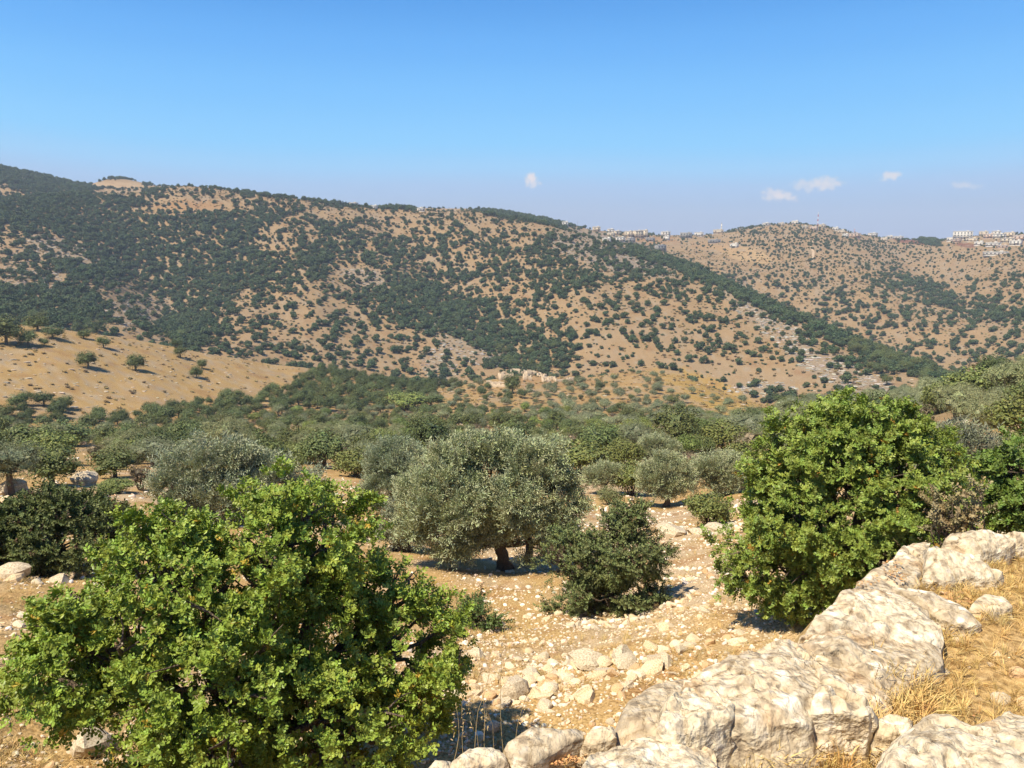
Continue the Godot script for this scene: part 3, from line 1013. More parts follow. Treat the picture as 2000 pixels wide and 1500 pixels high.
# ---------------------------------------------------------------- rock
# a bedrock block from the outline of its top: rings run from the middle out to the rim and down its sides, broken by ridges and cracks
func ledge_rock(label: String, line: Array, far_y: float, near_y: float, deep: float, bulge: float, rough: float, tone: Color) -> void:
	var vmin := 1e9
	var vmax := -1e9
	for i in range(0, line.size(), 2):
		vmin = minf(vmin, line[i + 1])
		vmax = maxf(vmax, line[i + 1])
	var corner: Array[Vector3] = []
	var mid := Vector3.ZERO
	for i in range(0, line.size(), 2):
		var y := lerpf(far_y, near_y, (line[i + 1] - vmin) / maxf(vmax - vmin, 1.0))
		corner.append(at_height(line[i], line[i + 1], y))
		mid += corner[-1] / (line.size() / 2.0)
	# rounded outline
	var rim: Array[Vector3] = []
	var n := corner.size()
	var total := 0.0
	for i in n:
		total += corner[i].distance_to(corner[(i + 1) % n])
	for i in n:
		var steps := maxi(2, int(150.0 * corner[i].distance_to(corner[(i + 1) % n]) / total))
		for k in steps:
			var t := float(k) / steps
			var cat := corner[i].cubic_interpolate(corner[(i + 1) % n], corner[(i + n - 1) % n], corner[(i + 2) % n], t)
			rim.append(cat.lerp(corner[i].lerp(corner[(i + 1) % n], t), 0.75))
	var around := rim.size()
	var size := sqrt(total)
	var tops := 34
	var sides := 16
	var verts := PackedVector3Array()
	var tints := PackedColorArray()
	var seed_ := Vector3(mid.x * 3.7, 11.0, mid.z * 2.9)
	var cuts := []
	var dice := RandomNumberGenerator.new()
	dice.seed = int(absf(mid.x * 1000.0) + absf(mid.z * 7000.0))
	for i in 9:
		var a := dice.randf() * TAU
		var lean := dice.randf_range(0.12, 0.75)
		var face := Vector3(cos(a) * lean, 1.0, sin(a) * lean).normalized()
		cuts.append([face, dice.randf_range(0.10, 0.34) * size * lean])
	for j in tops + sides + 1:
		for i in around:
			var p: Vector3
			var out := Vector3(rim[i].x - mid.x, 0, rim[i].z - mid.z).normalized()
			if j <= tops:
				var t := float(j) / tops
				t = 1.0 - pow(1.0 - t, 1.25)
				p = mid.lerp(rim[i], t)
				p.y += bulge * 0.5 * (1.0 - t * t) - 0.012 * pow(t, 10.0) * size
			else:
				var t := float(j - tops) / sides
				p = rim[i] + out * (0.02 + 0.10 * t + 0.03 * sin(t * 7.0 + i * 0.05)) * size * 0.5
				p.y += -0.04 * size - deep * t
			var q := p + seed_
			var slab: float = fine.get_noise_3d(q.x * 0.8, q.y * 1.6, q.z * 0.8)
			var crack := cracks.get_noise_3d(q.x * 1.5, q.y * 2.2, q.z * 1.5)
			var fleck := fine.get_noise_3d(q.x * 5.0, q.y * 8.0, q.z * 5.0)
			# bedding: the limestone breaks in thin tilted layers
			var bed := q.y * 1.0 + q.x * 0.16 + slab * 0.15
			var layer: float = (bed * 9.0 - floor(bed * 9.0))
			var push: float = rough * (slab * 0.34 - 0.9 * smooth(0.72, 0.93, crack) + fleck * 0.42 + (layer - 0.5) * 0.22 + 0.12 * fine.get_noise_3d(q.x * 19.0, q.y * 19.0, q.z * 19.0))
			if j <= tops:
				for cut in cuts:
					var over: float = (p - mid).dot(cut[0]) - cut[1]
					if over > 0.0:
						p.y -= over / cut[0].y * 0.85
				p.y += push
				p += out * push * 0.3 * float(j) / tops
			else:
				p += out * push + Vector3(0, push * 0.4, 0)
			verts.append(p)
			# colour of the stone itself: cream, with grey weathering, rusty stains and white lichen spots
			var grey := smooth(0.0, 0.5, tint_noise.get_noise_3d(q.x * 1.7, q.y * 2.5, q.z * 1.7) + 0.3 * fleck)
			var rust := smooth(0.25, 0.6, tint_noise.get_noise_3d(q.x * 2.6 + 20.0, q.y * 3.0, q.z * 2.6))
			var white := maxf(smooth(0.42, 0.56, fine.get_noise_3d(q.x * 4.0 + 9.0, q.y * 4.0, q.z * 4.0)), smooth(0.36, 0.46, tint_noise.get_noise_3d(q.x * 8.0 + 3.0, q.y * 8.0, q.z * 8.0) + 0.15 * slab))
			var c := tone
			c = c.lerp(Color(0.46, 0.415, 0.35), 0.6 * grey)
			c = c.lerp(Color(0.50, 0.31, 0.15), 0.4 * rust)
			c = c.lerp(Color(0.88, 0.84, 0.76), 0.85 * white)
			c = c.lerp(Color(0.33, 0.28, 0.22), 0.5 * smooth(0.72, 0.93, crack))
			tints.append(c)
	var index := PackedInt32Array()
	for j in tops + sides:
		for i in around:
			var k := (i + 1) % around
			var a := j * around
			var b := a + around
			index.append_array(PackedInt32Array([a + i, a + k, b + i, a + k, b + k, b + i]))
	# the outline may run either way round; the renderer shows both faces, the normals must point out
	var normals := smooth_normals(verts, index)
	if normals[around * 6].y < 0.0:
		for i in normals.size():
			normals[i] = -normals[i]
		for i in range(0, index.size(), 3):
			var swap := index[i]
			index[i] = index[i + 1]
			index[i + 1] = swap
	for i in verts.size():
		verts[i] -= mid
	var o := put("boulder" if bulge > 0.03 else "rock_slab", shape(verts, tints, normals, index), mats.rock)
	o.position = mid
	tag(o, label, "boulder" if bulge > 0.03 else "rock")

func build_ledge() -> void:
	var cream := Color(0.66, 0.585, 0.475)
	var pale := Color(0.70, 0.64, 0.54)
	var dull := Color(0.58, 0.51, 0.415)
	ledge_rock("continuous bedrock shelf that the ledge's blocks rise from", [1180, 1452, 1236, 1372, 1300, 1342, 1440, 1294, 1566, 1252, 1650, 1150, 1740, 1098, 1850, 1048, 1962, 1052, 1890, 1112, 1812, 1160, 1846, 1284, 1752, 1352, 1730, 1408, 1610, 1456, 1400, 1486, 1250, 1476], 0.055, 0.05, 0.5, 0.02, 0.03, dull)
	ledge_rock("small pale rock at the low end of the ledge, cut by the picture's bottom edge", [830, 1506, 850, 1487, 880, 1489, 884, 1512, 860, 1540, 826, 1530], 0.02, 0.02, 0.5, 0.03, 0.03, pale)
	ledge_rock("narrow whitish flat slab at the low end of the ledge, above red soil", [884, 1490, 915, 1463, 978, 1457, 996, 1486, 940, 1494, 900, 1504], 0.05, 0.04, 0.5, 0.02, 0.03, pale)
	ledge_rock("flat grey-brown slab with white lichen blotches at the ledge rim beside dry stalks", [989, 1446, 1038, 1420, 1097, 1424, 1137, 1420, 1140, 1438, 1103, 1454, 1046, 1489, 1006, 1480], 0.07, 0.05, 0.5, 0.02, 0.025, dull)
	ledge_rock("small cracked rock wedged between two slabs on the ledge rim", [1142, 1442, 1160, 1422, 1200, 1418, 1204, 1440, 1170, 1450], 0.07, 0.06, 0.4, 0.03, 0.03, cream)
	ledge_rock("smooth grey sloping slab with a row of white spots, outermost on the ledge", [1190, 1440, 1226, 1364, 1254, 1346, 1308, 1322, 1345, 1322, 1352, 1340, 1318, 1372, 1292, 1424, 1232, 1446], 0.06, 0.08, 0.6, 0.02, 0.02, dull)
	ledge_rock("broad low whitish rock rising from the picture's bottom edge, rough and crumbly", [1130, 1510, 1165, 1470, 1220, 1452, 1285, 1437, 1345, 1438, 1396, 1464, 1410, 1510, 1390, 1580, 1170, 1580], 0.10, 0.14, 0.5, 0.05, 0.05, pale)
	ledge_rock("crumbly white corner block with a cracked face before the largest ledge boulder", [1284, 1418, 1308, 1364, 1346, 1338, 1400, 1340, 1440, 1372, 1432, 1402, 1376, 1414, 1322, 1428], 0.17, 0.17, 0.45, 0.05, 0.06, pale)
	ledge_rock("largest boulder of the ledge, broad cream top and mottled brown front", [1338, 1326, 1380, 1300, 1440, 1281, 1500, 1262, 1562, 1248, 1592, 1279, 1606, 1322, 1590, 1374, 1510, 1380, 1440, 1374, 1384, 1352], 0.11, 0.21, 0.55, 0.03, 0.05, cream)
	ledge_rock("boulder with a square grey front and dry grass at its foot", [1588, 1281, 1630, 1302, 1668, 1334, 1706, 1370, 1700, 1388, 1640, 1386, 1584, 1378, 1600, 1322], 0.17, 0.18, 0.5, 0.03, 0.05, cream)
	ledge_rock("tilted layered rock strip with grey streaks between the two big boulders", [1566, 1248, 1640, 1232, 1704, 1262, 1748, 1292, 1752, 1322, 1728, 1352, 1690, 1322, 1634, 1294, 1592, 1278], 0.1, 0.05, 0.5, 0.04, 0.06, dull)
	ledge_rock("broad split boulder with a white crest and a dark crevice along its foot", [1562, 1246, 1586, 1211, 1628, 1175, 1650, 1140, 1664, 1130, 1718, 1134, 1748, 1146, 1790, 1172, 1830, 1210, 1846, 1248, 1838, 1272, 1790, 1276, 1742, 1268, 1700, 1246, 1640, 1232], 0.15, 0.03, 0.6, 0.02, 0.05, pale)
	ledge_rock("long thin slab lying behind the split boulder, pointed at its dry grass end", [1742, 1144, 1820, 1158, 1880, 1184, 1920, 1214, 1890, 1220, 1836, 1204, 1790, 1174], 0.07, 0.03, 0.3, 0.02, 0.03, dull)
	ledge_rock("rough slab strewn with rust-red leaf litter beside the wedge-shaped boulder", [1672, 1140, 1690, 1122, 1738, 1094, 1764, 1062, 1818, 1050, 1806, 1108, 1796, 1142, 1740, 1146], 0.06, 0.03, 0.6, 0.03, 0.04, cream)
	ledge_rock("wedge-shaped cream boulder with a sharp upright edge, farther along the ledge", [1818, 1050, 1838, 1045, 1882, 1074, 1930, 1099, 1958, 1115, 1946, 1130, 1896, 1126, 1850, 1136, 1802, 1128, 1806, 1106], 0.17, 0.03, 0.5, 0.02, 0.03, pale)
	ledge_rock("rounded cream rock behind the wedge-shaped boulder, below the dry bush", [1846, 1044, 1882, 1029, 1922, 1031, 1962, 1044, 1984, 1060, 1950, 1076, 1914, 1088, 1880, 1068], 0.12, 0.03, 0.5, 0.06, 0.05, pale)
	ledge_rock("last pale rock of the ledge where it leaves the picture", [1956, 1042, 2000, 1037, 2070, 1038, 2080, 1062, 2010, 1064, 1980, 1060], 0.09, 0.03, 0.4, 0.04, 0.04, pale)
	ledge_rock("large whitish boulder in the picture's bottom corner, grey streaked edge", [1728, 1476, 1758, 1432, 1800, 1396, 1852, 1392, 1902, 1406, 1962, 1390, 2060, 1400, 2120, 1500, 2080, 1640, 1900, 1680, 1750, 1580], 0.16, 0.22, 0.5, 0.08, 0.06, pale)
	ledge_rock("small angular rock in dry grass beside the whitish corner boulder", [1712, 1410, 1738, 1396, 1782, 1404, 1776, 1432, 1742, 1442, 1714, 1432], 0.12, 0.08, 0.25, 0.05, 0.03, cream)
	ledge_rock("flat half-buried stone in the dry grass near the wedge-shaped boulder", [1898, 1180, 1922, 1158, 1962, 1164, 1978, 1184, 1942, 1194], 0.05, 0.03, 0.2, 0.02, 0.015, cream)

func stone_shapes() -> Array:
	var out := []
	for k in 7:
		var verts := PackedVector3Array()
		var rows := 7
		var cols := 9
		var cuts := []
		for c in 9:
			cuts.append([any_way(), rng.randf_range(0.36, 0.8)])
		var grid := []
		for j in rows + 1:
			var ring := []
			for i in cols:
				var th := PI * j / rows
				var ph := TAU * i / cols
				var p := Vector3(sin(th) * cos(ph), cos(th), sin(th) * sin(ph))
				for c in cuts:
					var over: float = p.dot(c[0]) - c[1]
					if over > 0.0:
						p -= c[0] * over
				p *= 1.0 + 0.12 * fine.get_noise_3d(p.x * 2.0 + k * 7.0, p.y * 2.0, p.z * 2.0)
				ring.append(p * Vector3(0.5, 0.36, 0.44))
			grid.append(ring)
		for j in rows:
			for i in cols:
				var n := (i + 1) % cols
				verts.append_array(PackedVector3Array([grid[j][i], grid[j][n], grid[j + 1][i], grid[j][n], grid[j + 1][n], grid[j + 1][i]]))
		out.append(verts)
	return out

func build_stones() -> void:
	var forms := stone_shapes()
	var white := PackedColorArray()
	var meshes := []
	for f in forms:
		var w := PackedColorArray()
		w.resize(f.size())
		w.fill(Color.WHITE)
		meshes.append(shape(f, w))
	# where they lie: rubble rows along the old terrace walls, the stony track and the open ground
	var spots := []   # position, size, flatness
	var rows := [[930, 1345, 1440, 1278, 0.55, 330, 0.22], [900, 1215, 1420, 1165, 0.6, 260, 0.17], [1290, 1040, 1480, 1030, 1.0, 90, 0.3], [1130, 990, 1480, 985, 2.0, 200, 0.22], [0, 1128, 190, 1140, 0.5, 40, 0.35], [180, 985, 330, 960, 1.6, 60, 0.5], [1130, 1070, 1250, 960, 1.5, 160, 0.2], [660, 950, 740, 1000, 1.2, 60, 0.4], [940, 1400, 1040, 1330, 0.7, 120, 0.24], [760, 1080, 850, 1010, 0.8, 50, 0.25], [1370, 1150, 1500, 1110, 1.5, 120, 0.2], [1800, 850, 1990, 800, 2.5, 60, 0.7], [100, 895, 220, 885, 1.5, 40, 0.6], [600, 905, 720, 880, 3.0, 40, 0.5], [1210, 880, 1330, 910, 2.0, 60, 0.5]]
	for r in rows:
		var a := hit(r[0], r[1])
		var b := hit(r[2], r[3])
		for i in int(r[5]):
			var p := a.lerp(b, rng.randf()) + Vector3(rng.randfn(0, r[4]), 0, rng.randfn(0, r[4]))
			spots.append([p, float(r[6]) * (0.28 + 1.25 * pow(rng.randf(), 3.5))])
	for i in 90000:
		var d := 6.5 * pow(14.0, rng.randf())
		var az := deg_to_rad(rng.randf_range(-42, 42))
		var p := Vector3(d * sin(az), 0, -d * cos(az))
		var at := seen_at(Vector3(p.x, land(p.x, p.z), p.z))
		var much := 0.22 + 0.5 * tint_noise.get_noise_2d(p.x / 2.6, p.z / 1.8)
		if at.x > 880 and at.x < 1560 and at.y > 1020:
			much += 0.3
		if at.x < 400 and at.y > 1280:
			much += 0.3
		if d > 13.0 and d < 22.0 and at.x < 1100:
			much -= 0.25
		if i % 2 == 0 and d < 24.0:
			# fine gravel between the stones
			if rng.randf() < much + 0.25:
				spots.append([p, 0.02 + 0.03 * rng.randf() + 0.0012 * d])
		elif rng.randf() < much:
			spots.append([p, (0.02 + 0.007 * d * rng.randf()) * (0.45 + 1.7 * pow(rng.randf(), 5.0)) if d < 14.0 else 0.04 + 0.17 * pow(rng.randf(), 4.0)])
	# a few loose ones on the ledge
	for i in 420:
		var p := Vector3(rng.randf_range(-0.8, 5.5), 0, rng.randf_range(-5.0, -1.2))
		if inside_ledge(p.x, p.z) > 0.25:
			spots.append([p, 0.012 + 0.055 * pow(rng.randf(), 4.0)])
	for q in [[1760, 1300, 0.075], [1815, 1306, 0.06], [1838, 1296, 0.1], [1990, 1305, 0.09], [1962, 1346, 0.11], [1995, 1352, 0.1], [1945, 1268, 0.05], [1880, 1215, 0.06], [1935, 1285, 0.05], [1872, 1240, 0.05], [1775, 1318, 0.05], [1700, 1310, 0.03]]:
		var p := at_height(q[0], q[1], 0.0)
		spots.append([p, q[2]])
	# named blocks of the rubble row
	var blocks := [[1142, 1302, 0.62, 0.42, "large tilted grey block standing out of the rubble row"], [1218, 1288, 0.62, 0.3, "flat-topped block with a rusty hollow under it in the rubble row"], [1280, 1292, 0.34, 0.26, "squarish block beside the rusty hollow in the rubble row"], [1040, 1320, 0.4, 0.24, "rounded grey stone at the near end of the rubble row"], [1000, 1352, 0.62, 0.45, "big grey block half in the shadow of the near carob"], [1180, 1318, 0.35, 0.25, "pale block lying just below the tilted grey block"], [960, 1330, 0.35, 0.3, "grey stone in shade at the tip of the near carob"], [1375, 1195, 0.3, 0.2, "pale rounded stone beside the dark oak bush"], [1318, 1046, 1.5, 0.7, "grey rock ledge below the low green shrub, its end near the stony track"], [1362, 1044, 1.3, 0.5, "middle rock of the ledge below the low green shrub"], [1408, 1038, 1.4, 0.5, "whitish rock of the ledge nearest the round carob"], [165, 945, 1.7, 1.1, "whitish rock hump in the field behind the dark thicket"], [30, 965, 1.5, 1.2, "grey rock at the foot of the half-cut olive tree"], [185, 1118, 0.55, 0.7, "upright reddish stone beside the dark thicket"], [28, 1130, 0.8, 0.5, "grey block at the foot of the dark thicket"], [905, 1060, 1.0, 0.9, "grey block in the shade behind the big olive's trunk"], [395, 1448, 0.5, 0.45, "whitish block showing through a gap under the near carob"], [180, 1470, 0.55, 0.45, "pale block at the foot of the near carob"]]
	for b in blocks:
		var p := hit(b[0], b[1])
		var o := put("stone_block", meshes[rng.randi() % 7], stone_tint(Color(0.60, 0.54, 0.45)))
		var wide: float = b[2]
		o.transform = Transform3D(Basis(Vector3.UP, rng.randf() * TAU) * Basis(Vector3.RIGHT, rng.randf_range(-0.25, 0.25)), p + Vector3(0, b[3] * 0.12, 0))
		o.scale = Vector3(wide, b[3] * 1.25, wide * 0.8)
		tag(o, b[4], "stone")
	# the stones that show largest are things, the rest one scatter
	var order := range(spots.size())
	var big := PackedFloat32Array()
	for s in spots:
		var p: Vector3 = s[0]
		p.y = land(p.x, p.z)
		s[0] = p
		var at := seen_at(p)
		var shown := at.x > -20 and at.x < 2020 and at.y < 1510 and at.y > 600
		if shown and p.distance_to(EYE) < 60.0:
			# hidden behind the near carob or the round one
			if (at - Vector2(480, 1230)).length() < 330.0 or (at - Vector2(1640, 1010)).length() < 200.0:
				shown = false
			var look := EYE.lerp(p, 0.5)
			if inside_ledge(p.x, p.z) < 0.0 and at.x > 1180 and at.y > 1420.0 - (at.x - 1180.0) * 0.42:
				shown = false
		big.append(s[1] / p.distance_to(EYE) if shown else 0.0)
	order.sort_custom(func(a, b): return big[a] > big[b])
	var kinds: Array = [Color(0.74, 0.64, 0.49), Color(0.68, 0.56, 0.41), Color(0.60, 0.54, 0.45), Color(0.80, 0.72, 0.59), Color(0.66, 0.48, 0.31)]
	var places := [[], [], [], [], [], [], []]
	var tints := [[], [], [], [], [], [], []]
	for k in order.size():
		var s = spots[order[k]]
		var form := rng.randi() % 7
		var size: float = s[1]
		var turned := Basis.from_euler(Vector3(rng.randf_range(-0.5, 0.5), rng.randf() * TAU, rng.randf_range(-0.5, 0.5)))
		var t := Transform3D(turned.scaled_local(Vector3(size * rng.randf_range(0.8, 1.4), size * rng.randf_range(0.7, 1.2), size)), s[0] + Vector3(0, size * 0.0, 0))
		var tone: Color = kinds[rng.randi() % 5]
		if k < 285 and big[order[k]] > 0.0:
			var o := put("loose_stone", meshes[form], stone_tint(tone))
			o.transform = t
			var hue: String = ["cream", "tan", "grey", "whitish", "rusty"][kinds.find(tone)]
			var bulk: String = "big" if size > 0.3 else ("fist-sized" if size < 0.13 else "mid-sized")
			var what := "%s %s stone lying %s" % [bulk, hue, near_words(seen_at(s[0]))]
			what = told_apart(what, seen_at(s[0]))
			tag(o, what, "stone", what)
		else:
			places[form].append(t)
			if size < 0.07:
				tone = tone.lerp(Color(0.52, 0.40, 0.25), 0.55)
			tints[form].append(varied(tone, 0.18))
	var all_places := []
	for f in 7:
		var o := many("rubble", meshes[f], mats.stone, places[f], tints[f])
		tag(o, "scattered limestone rubble over the dry slope", "rubble", "limestone rubble of the slope", "stuff")

var stone_tints := {}
func stone_tint(c: Color) -> StandardMaterial3D:
	if not stone_tints.has(c):
		var m: StandardMaterial3D = mats.block.duplicate()
		m.albedo_color = c.linear_to_srgb()
		stone_tints[c] = m
	return stone_tints[c]

func build_grass() -> void:
	# tufts of straw on the ledge and thinner ones below
	var blades := []
	for k in 4:
		var verts := PackedVector3Array()
		var tints := PackedColorArray()
		for i in 16:
			var a := rng.randf() * TAU
			var foot := Vector3(cos(a), 0, sin(a)) * rng.randf() * 0.03
			var lean := Vector3(cos(a), 0, sin(a)) * rng.randf_range(0.1, 0.9)
			var tall := rng.randf_range(0.5, 1.0) * 0.13
			var side := Vector3(-sin(a), 0, cos(a)) * 0.0016
			var m := foot + Vector3(0, tall * 0.6, 0) + lean * tall * 0.3
			var tip := foot + Vector3(0, tall * 0.9, 0) + lean * tall
			verts.append_array(PackedVector3Array([foot - side, foot + side, m - side, m - side, foot + side, m + side, m - side, m + side, tip]))
			var c := varied(Color(1, 1, 1), 0.25)
			for q in 9:
				tints.append(c)
		blades.append(shape(verts, tints))
	var places := [[], [], [], []]
	var tints := [[], [], [], []]
	for i in 42000:
		var p := Vector3(rng.randf_range(-1.0, 6.0), 0, rng.randf_range(-5.2, -1.0))
		var s := inside_ledge(p.x, p.z)
		if s < 0.12:
			continue
		p.y = land(p.x, p.z)
		var at := seen_at(p)
		var much := 0.42 + 0.5 * tint_noise.get_noise_2d(p.x * 1.6, p.z * 1.6)
		var size := rng.randf_range(0.35, 0.8)
		for e in [[1590, 1460, 150, 60], [1760, 1370, 60, 60], [1710, 1330, 40, 40], [1060, 1480, 130, 30]]:
			if Vector2((at.x - e[0]) / e[2], (at.y - e[1]) / e[3]).length() < 1.0:
				much += 0.7
				size = rng.randf_range(0.6, 1.25)
		if rng.randf() < much:
			var f := rng.randi() % 4
			var lying := 0.5 if rng.randf() < 0.4 or size > 0.85 else 1.5   # much of the straw lies flat
			places[f].append(Transform3D(Basis.from_euler(Vector3(rng.randf_range(-lying, lying), rng.randf() * TAU, rng.randf_range(-lying, lying))).scaled(Vector3(size, size * 0.9, size)), p + Vector3(0, 0.006, 0)))
			tints[f].append(varied(Color(0.66, 0.46, 0.18), 0.22))
	for i in 22000:
		var d := 7.0 * pow(5.0, rng.randf())
		var az := deg_to_rad(rng.randf_range(-40, 38))
		var p := Vector3(d * sin(az), 0, -d * cos(az))
		if tint_noise.get_noise_2d(p.x / 2.2, p.z / 1.4) + rng.randf_range(-0.3, 0.3) > 0.05:
			p.y = land(p.x, p.z)
			var f := rng.randi() % 4
			var size := rng.randf_range(0.4, 1.1)
			places[f].append(Transform3D(Basis.from_euler(Vector3(rng.randf_range(-0.6, 0.6), rng.randf() * TAU, rng.randf_range(-0.6, 0.6))).scaled(Vector3(size * 1.4, size * 0.7, size * 1.4)), p))
			tints[f].append(varied(Color(0.60, 0.42, 0.18), 0.22))
	for f in 4:
		var o := many("dry_grass", blades[f], mats.straw, places[f], tints[f])
		tag(o, "short dry yellow grass on the ledge and terraces", "grass", "dry grass", "stuff")
	# rusty leaf litter caught on the rough slab and in the soil pockets between the low slabs
	var scrap := PackedVector3Array()
	var scrap_tints := PackedColorArray()
	leaflet(scrap, scrap_tints, Vector3(-0.009, 0, 0), Vector3(1, 0.15, 0).normalized(), Vector3.UP, 0.018, 0.010, Color.WHITE)
	var litter := []
	var litter_tints := []
	for q in [[1760, 1115, 40, 26, 420, 0.075], [1730, 1128, 26, 10, 160, 0.06], [1690, 1142, 22, 6, 60, 0.08], [1860, 1168, 60, 12, 260, 0.03], [1085, 1475, 60, 22, 420, 0.01], [1830, 1390, 90, 20, 200, 0.0]]:
		for i in int(q[4]):
			var a := rng.randf() * TAU
			var far := sqrt(rng.randf())
			var p := at_height(q[0] + cos(a) * far * q[2], q[1] + sin(a) * far * q[3], q[5])
			if tint_noise.get_noise_2d(p.x * 5.0, p.z * 5.0) < rng.randf_range(-0.1, 0.25):
				continue
			litter.append(Transform3D(Basis.from_euler(Vector3(rng.randf_range(-0.5, 0.5), rng.randf() * TAU, rng.randf_range(-0.5, 0.5))).scaled(Vector3.ONE * rng.randf_range(0.35, 0.95)), p + Vector3(0, rng.randf() * 0.006, 0)))
			litter_tints.append(varied(Color(0.46, 0.26, 0.11), 0.4))
	tag(many("leaf_litter", shape(scrap, scrap_tints), mats.dry, litter, litter_tints), "rust-red dry leaf litter on the ledge's slabs and soil pockets", "leaf litter", "", "stuff")
	# tall dry stalks by the low slabs
	var k := 0
	for q in [[905, 1462, 0.24], [925, 1470, 0.36], [948, 1452, 0.42], [962, 1456, 0.3], [985, 1446, 0.44], [1002, 1440, 0.28], [880, 1478, 0.26], [936, 1440, 0.22], [1540, 1475, 0.22], [1700, 1350, 0.2]]:
		var foot := at_height(q[0], q[1], 0.0)
		foot.y = -0.08
		var o := base("dry_stalk", foot)
		var lean := Vector3(rng.randf_range(-0.06, 0.06), q[2] * 0.8 + 0.06, rng.randf_range(-0.06, 0.06))
		var st := begin()
		tube(st, bent(Vector3.ZERO, lean, 5, 0.02), 0.0016, 0.0008, 4)
		put("stem", wood(st), mats.stalk, o)
		var verts := PackedVector3Array()
		var tint := PackedColorArray()
		for j in 14:
			leaflet(verts, tint, lean * (0.5 + 0.5 * j / 14.0), (any_way() + Vector3.UP * 0.6).normalized(), any_way(), 0.012, 0.004, varied(Color(0.5, 0.36, 0.17), 0.2))
		put("seed_head", shape(verts, tint), mats.dry, o)
		tag(o, ["thin dry stalk at the dark edge of the low slabs", "thin dry stalk standing in the straw on the ledge"][0 if k < 8 else 1], "dry stalk", "dry stalks at the slab edge" if k < 8 else "dry stalks in the straw")
		k += 1


# ---------------------------------------------------------------- trees and bushes of the near slope
func spread_lobes(at: Vector3, dist: float, list: Array) -> Array:
	# lobes given as column, row, half width, half height (of the photograph), step towards the viewer in metres
	var out := []
	for l in list:
		var p := at_distance(l[0], l[1], dist - l[4])
		var scale_ := (p - EYE).length() / FOCAL
		var w: float = l[2] * scale_
		var h: float = l[3] * scale_
		out.append([p - at, Vector3(w, h, (w + h) * 0.5)])
	return out

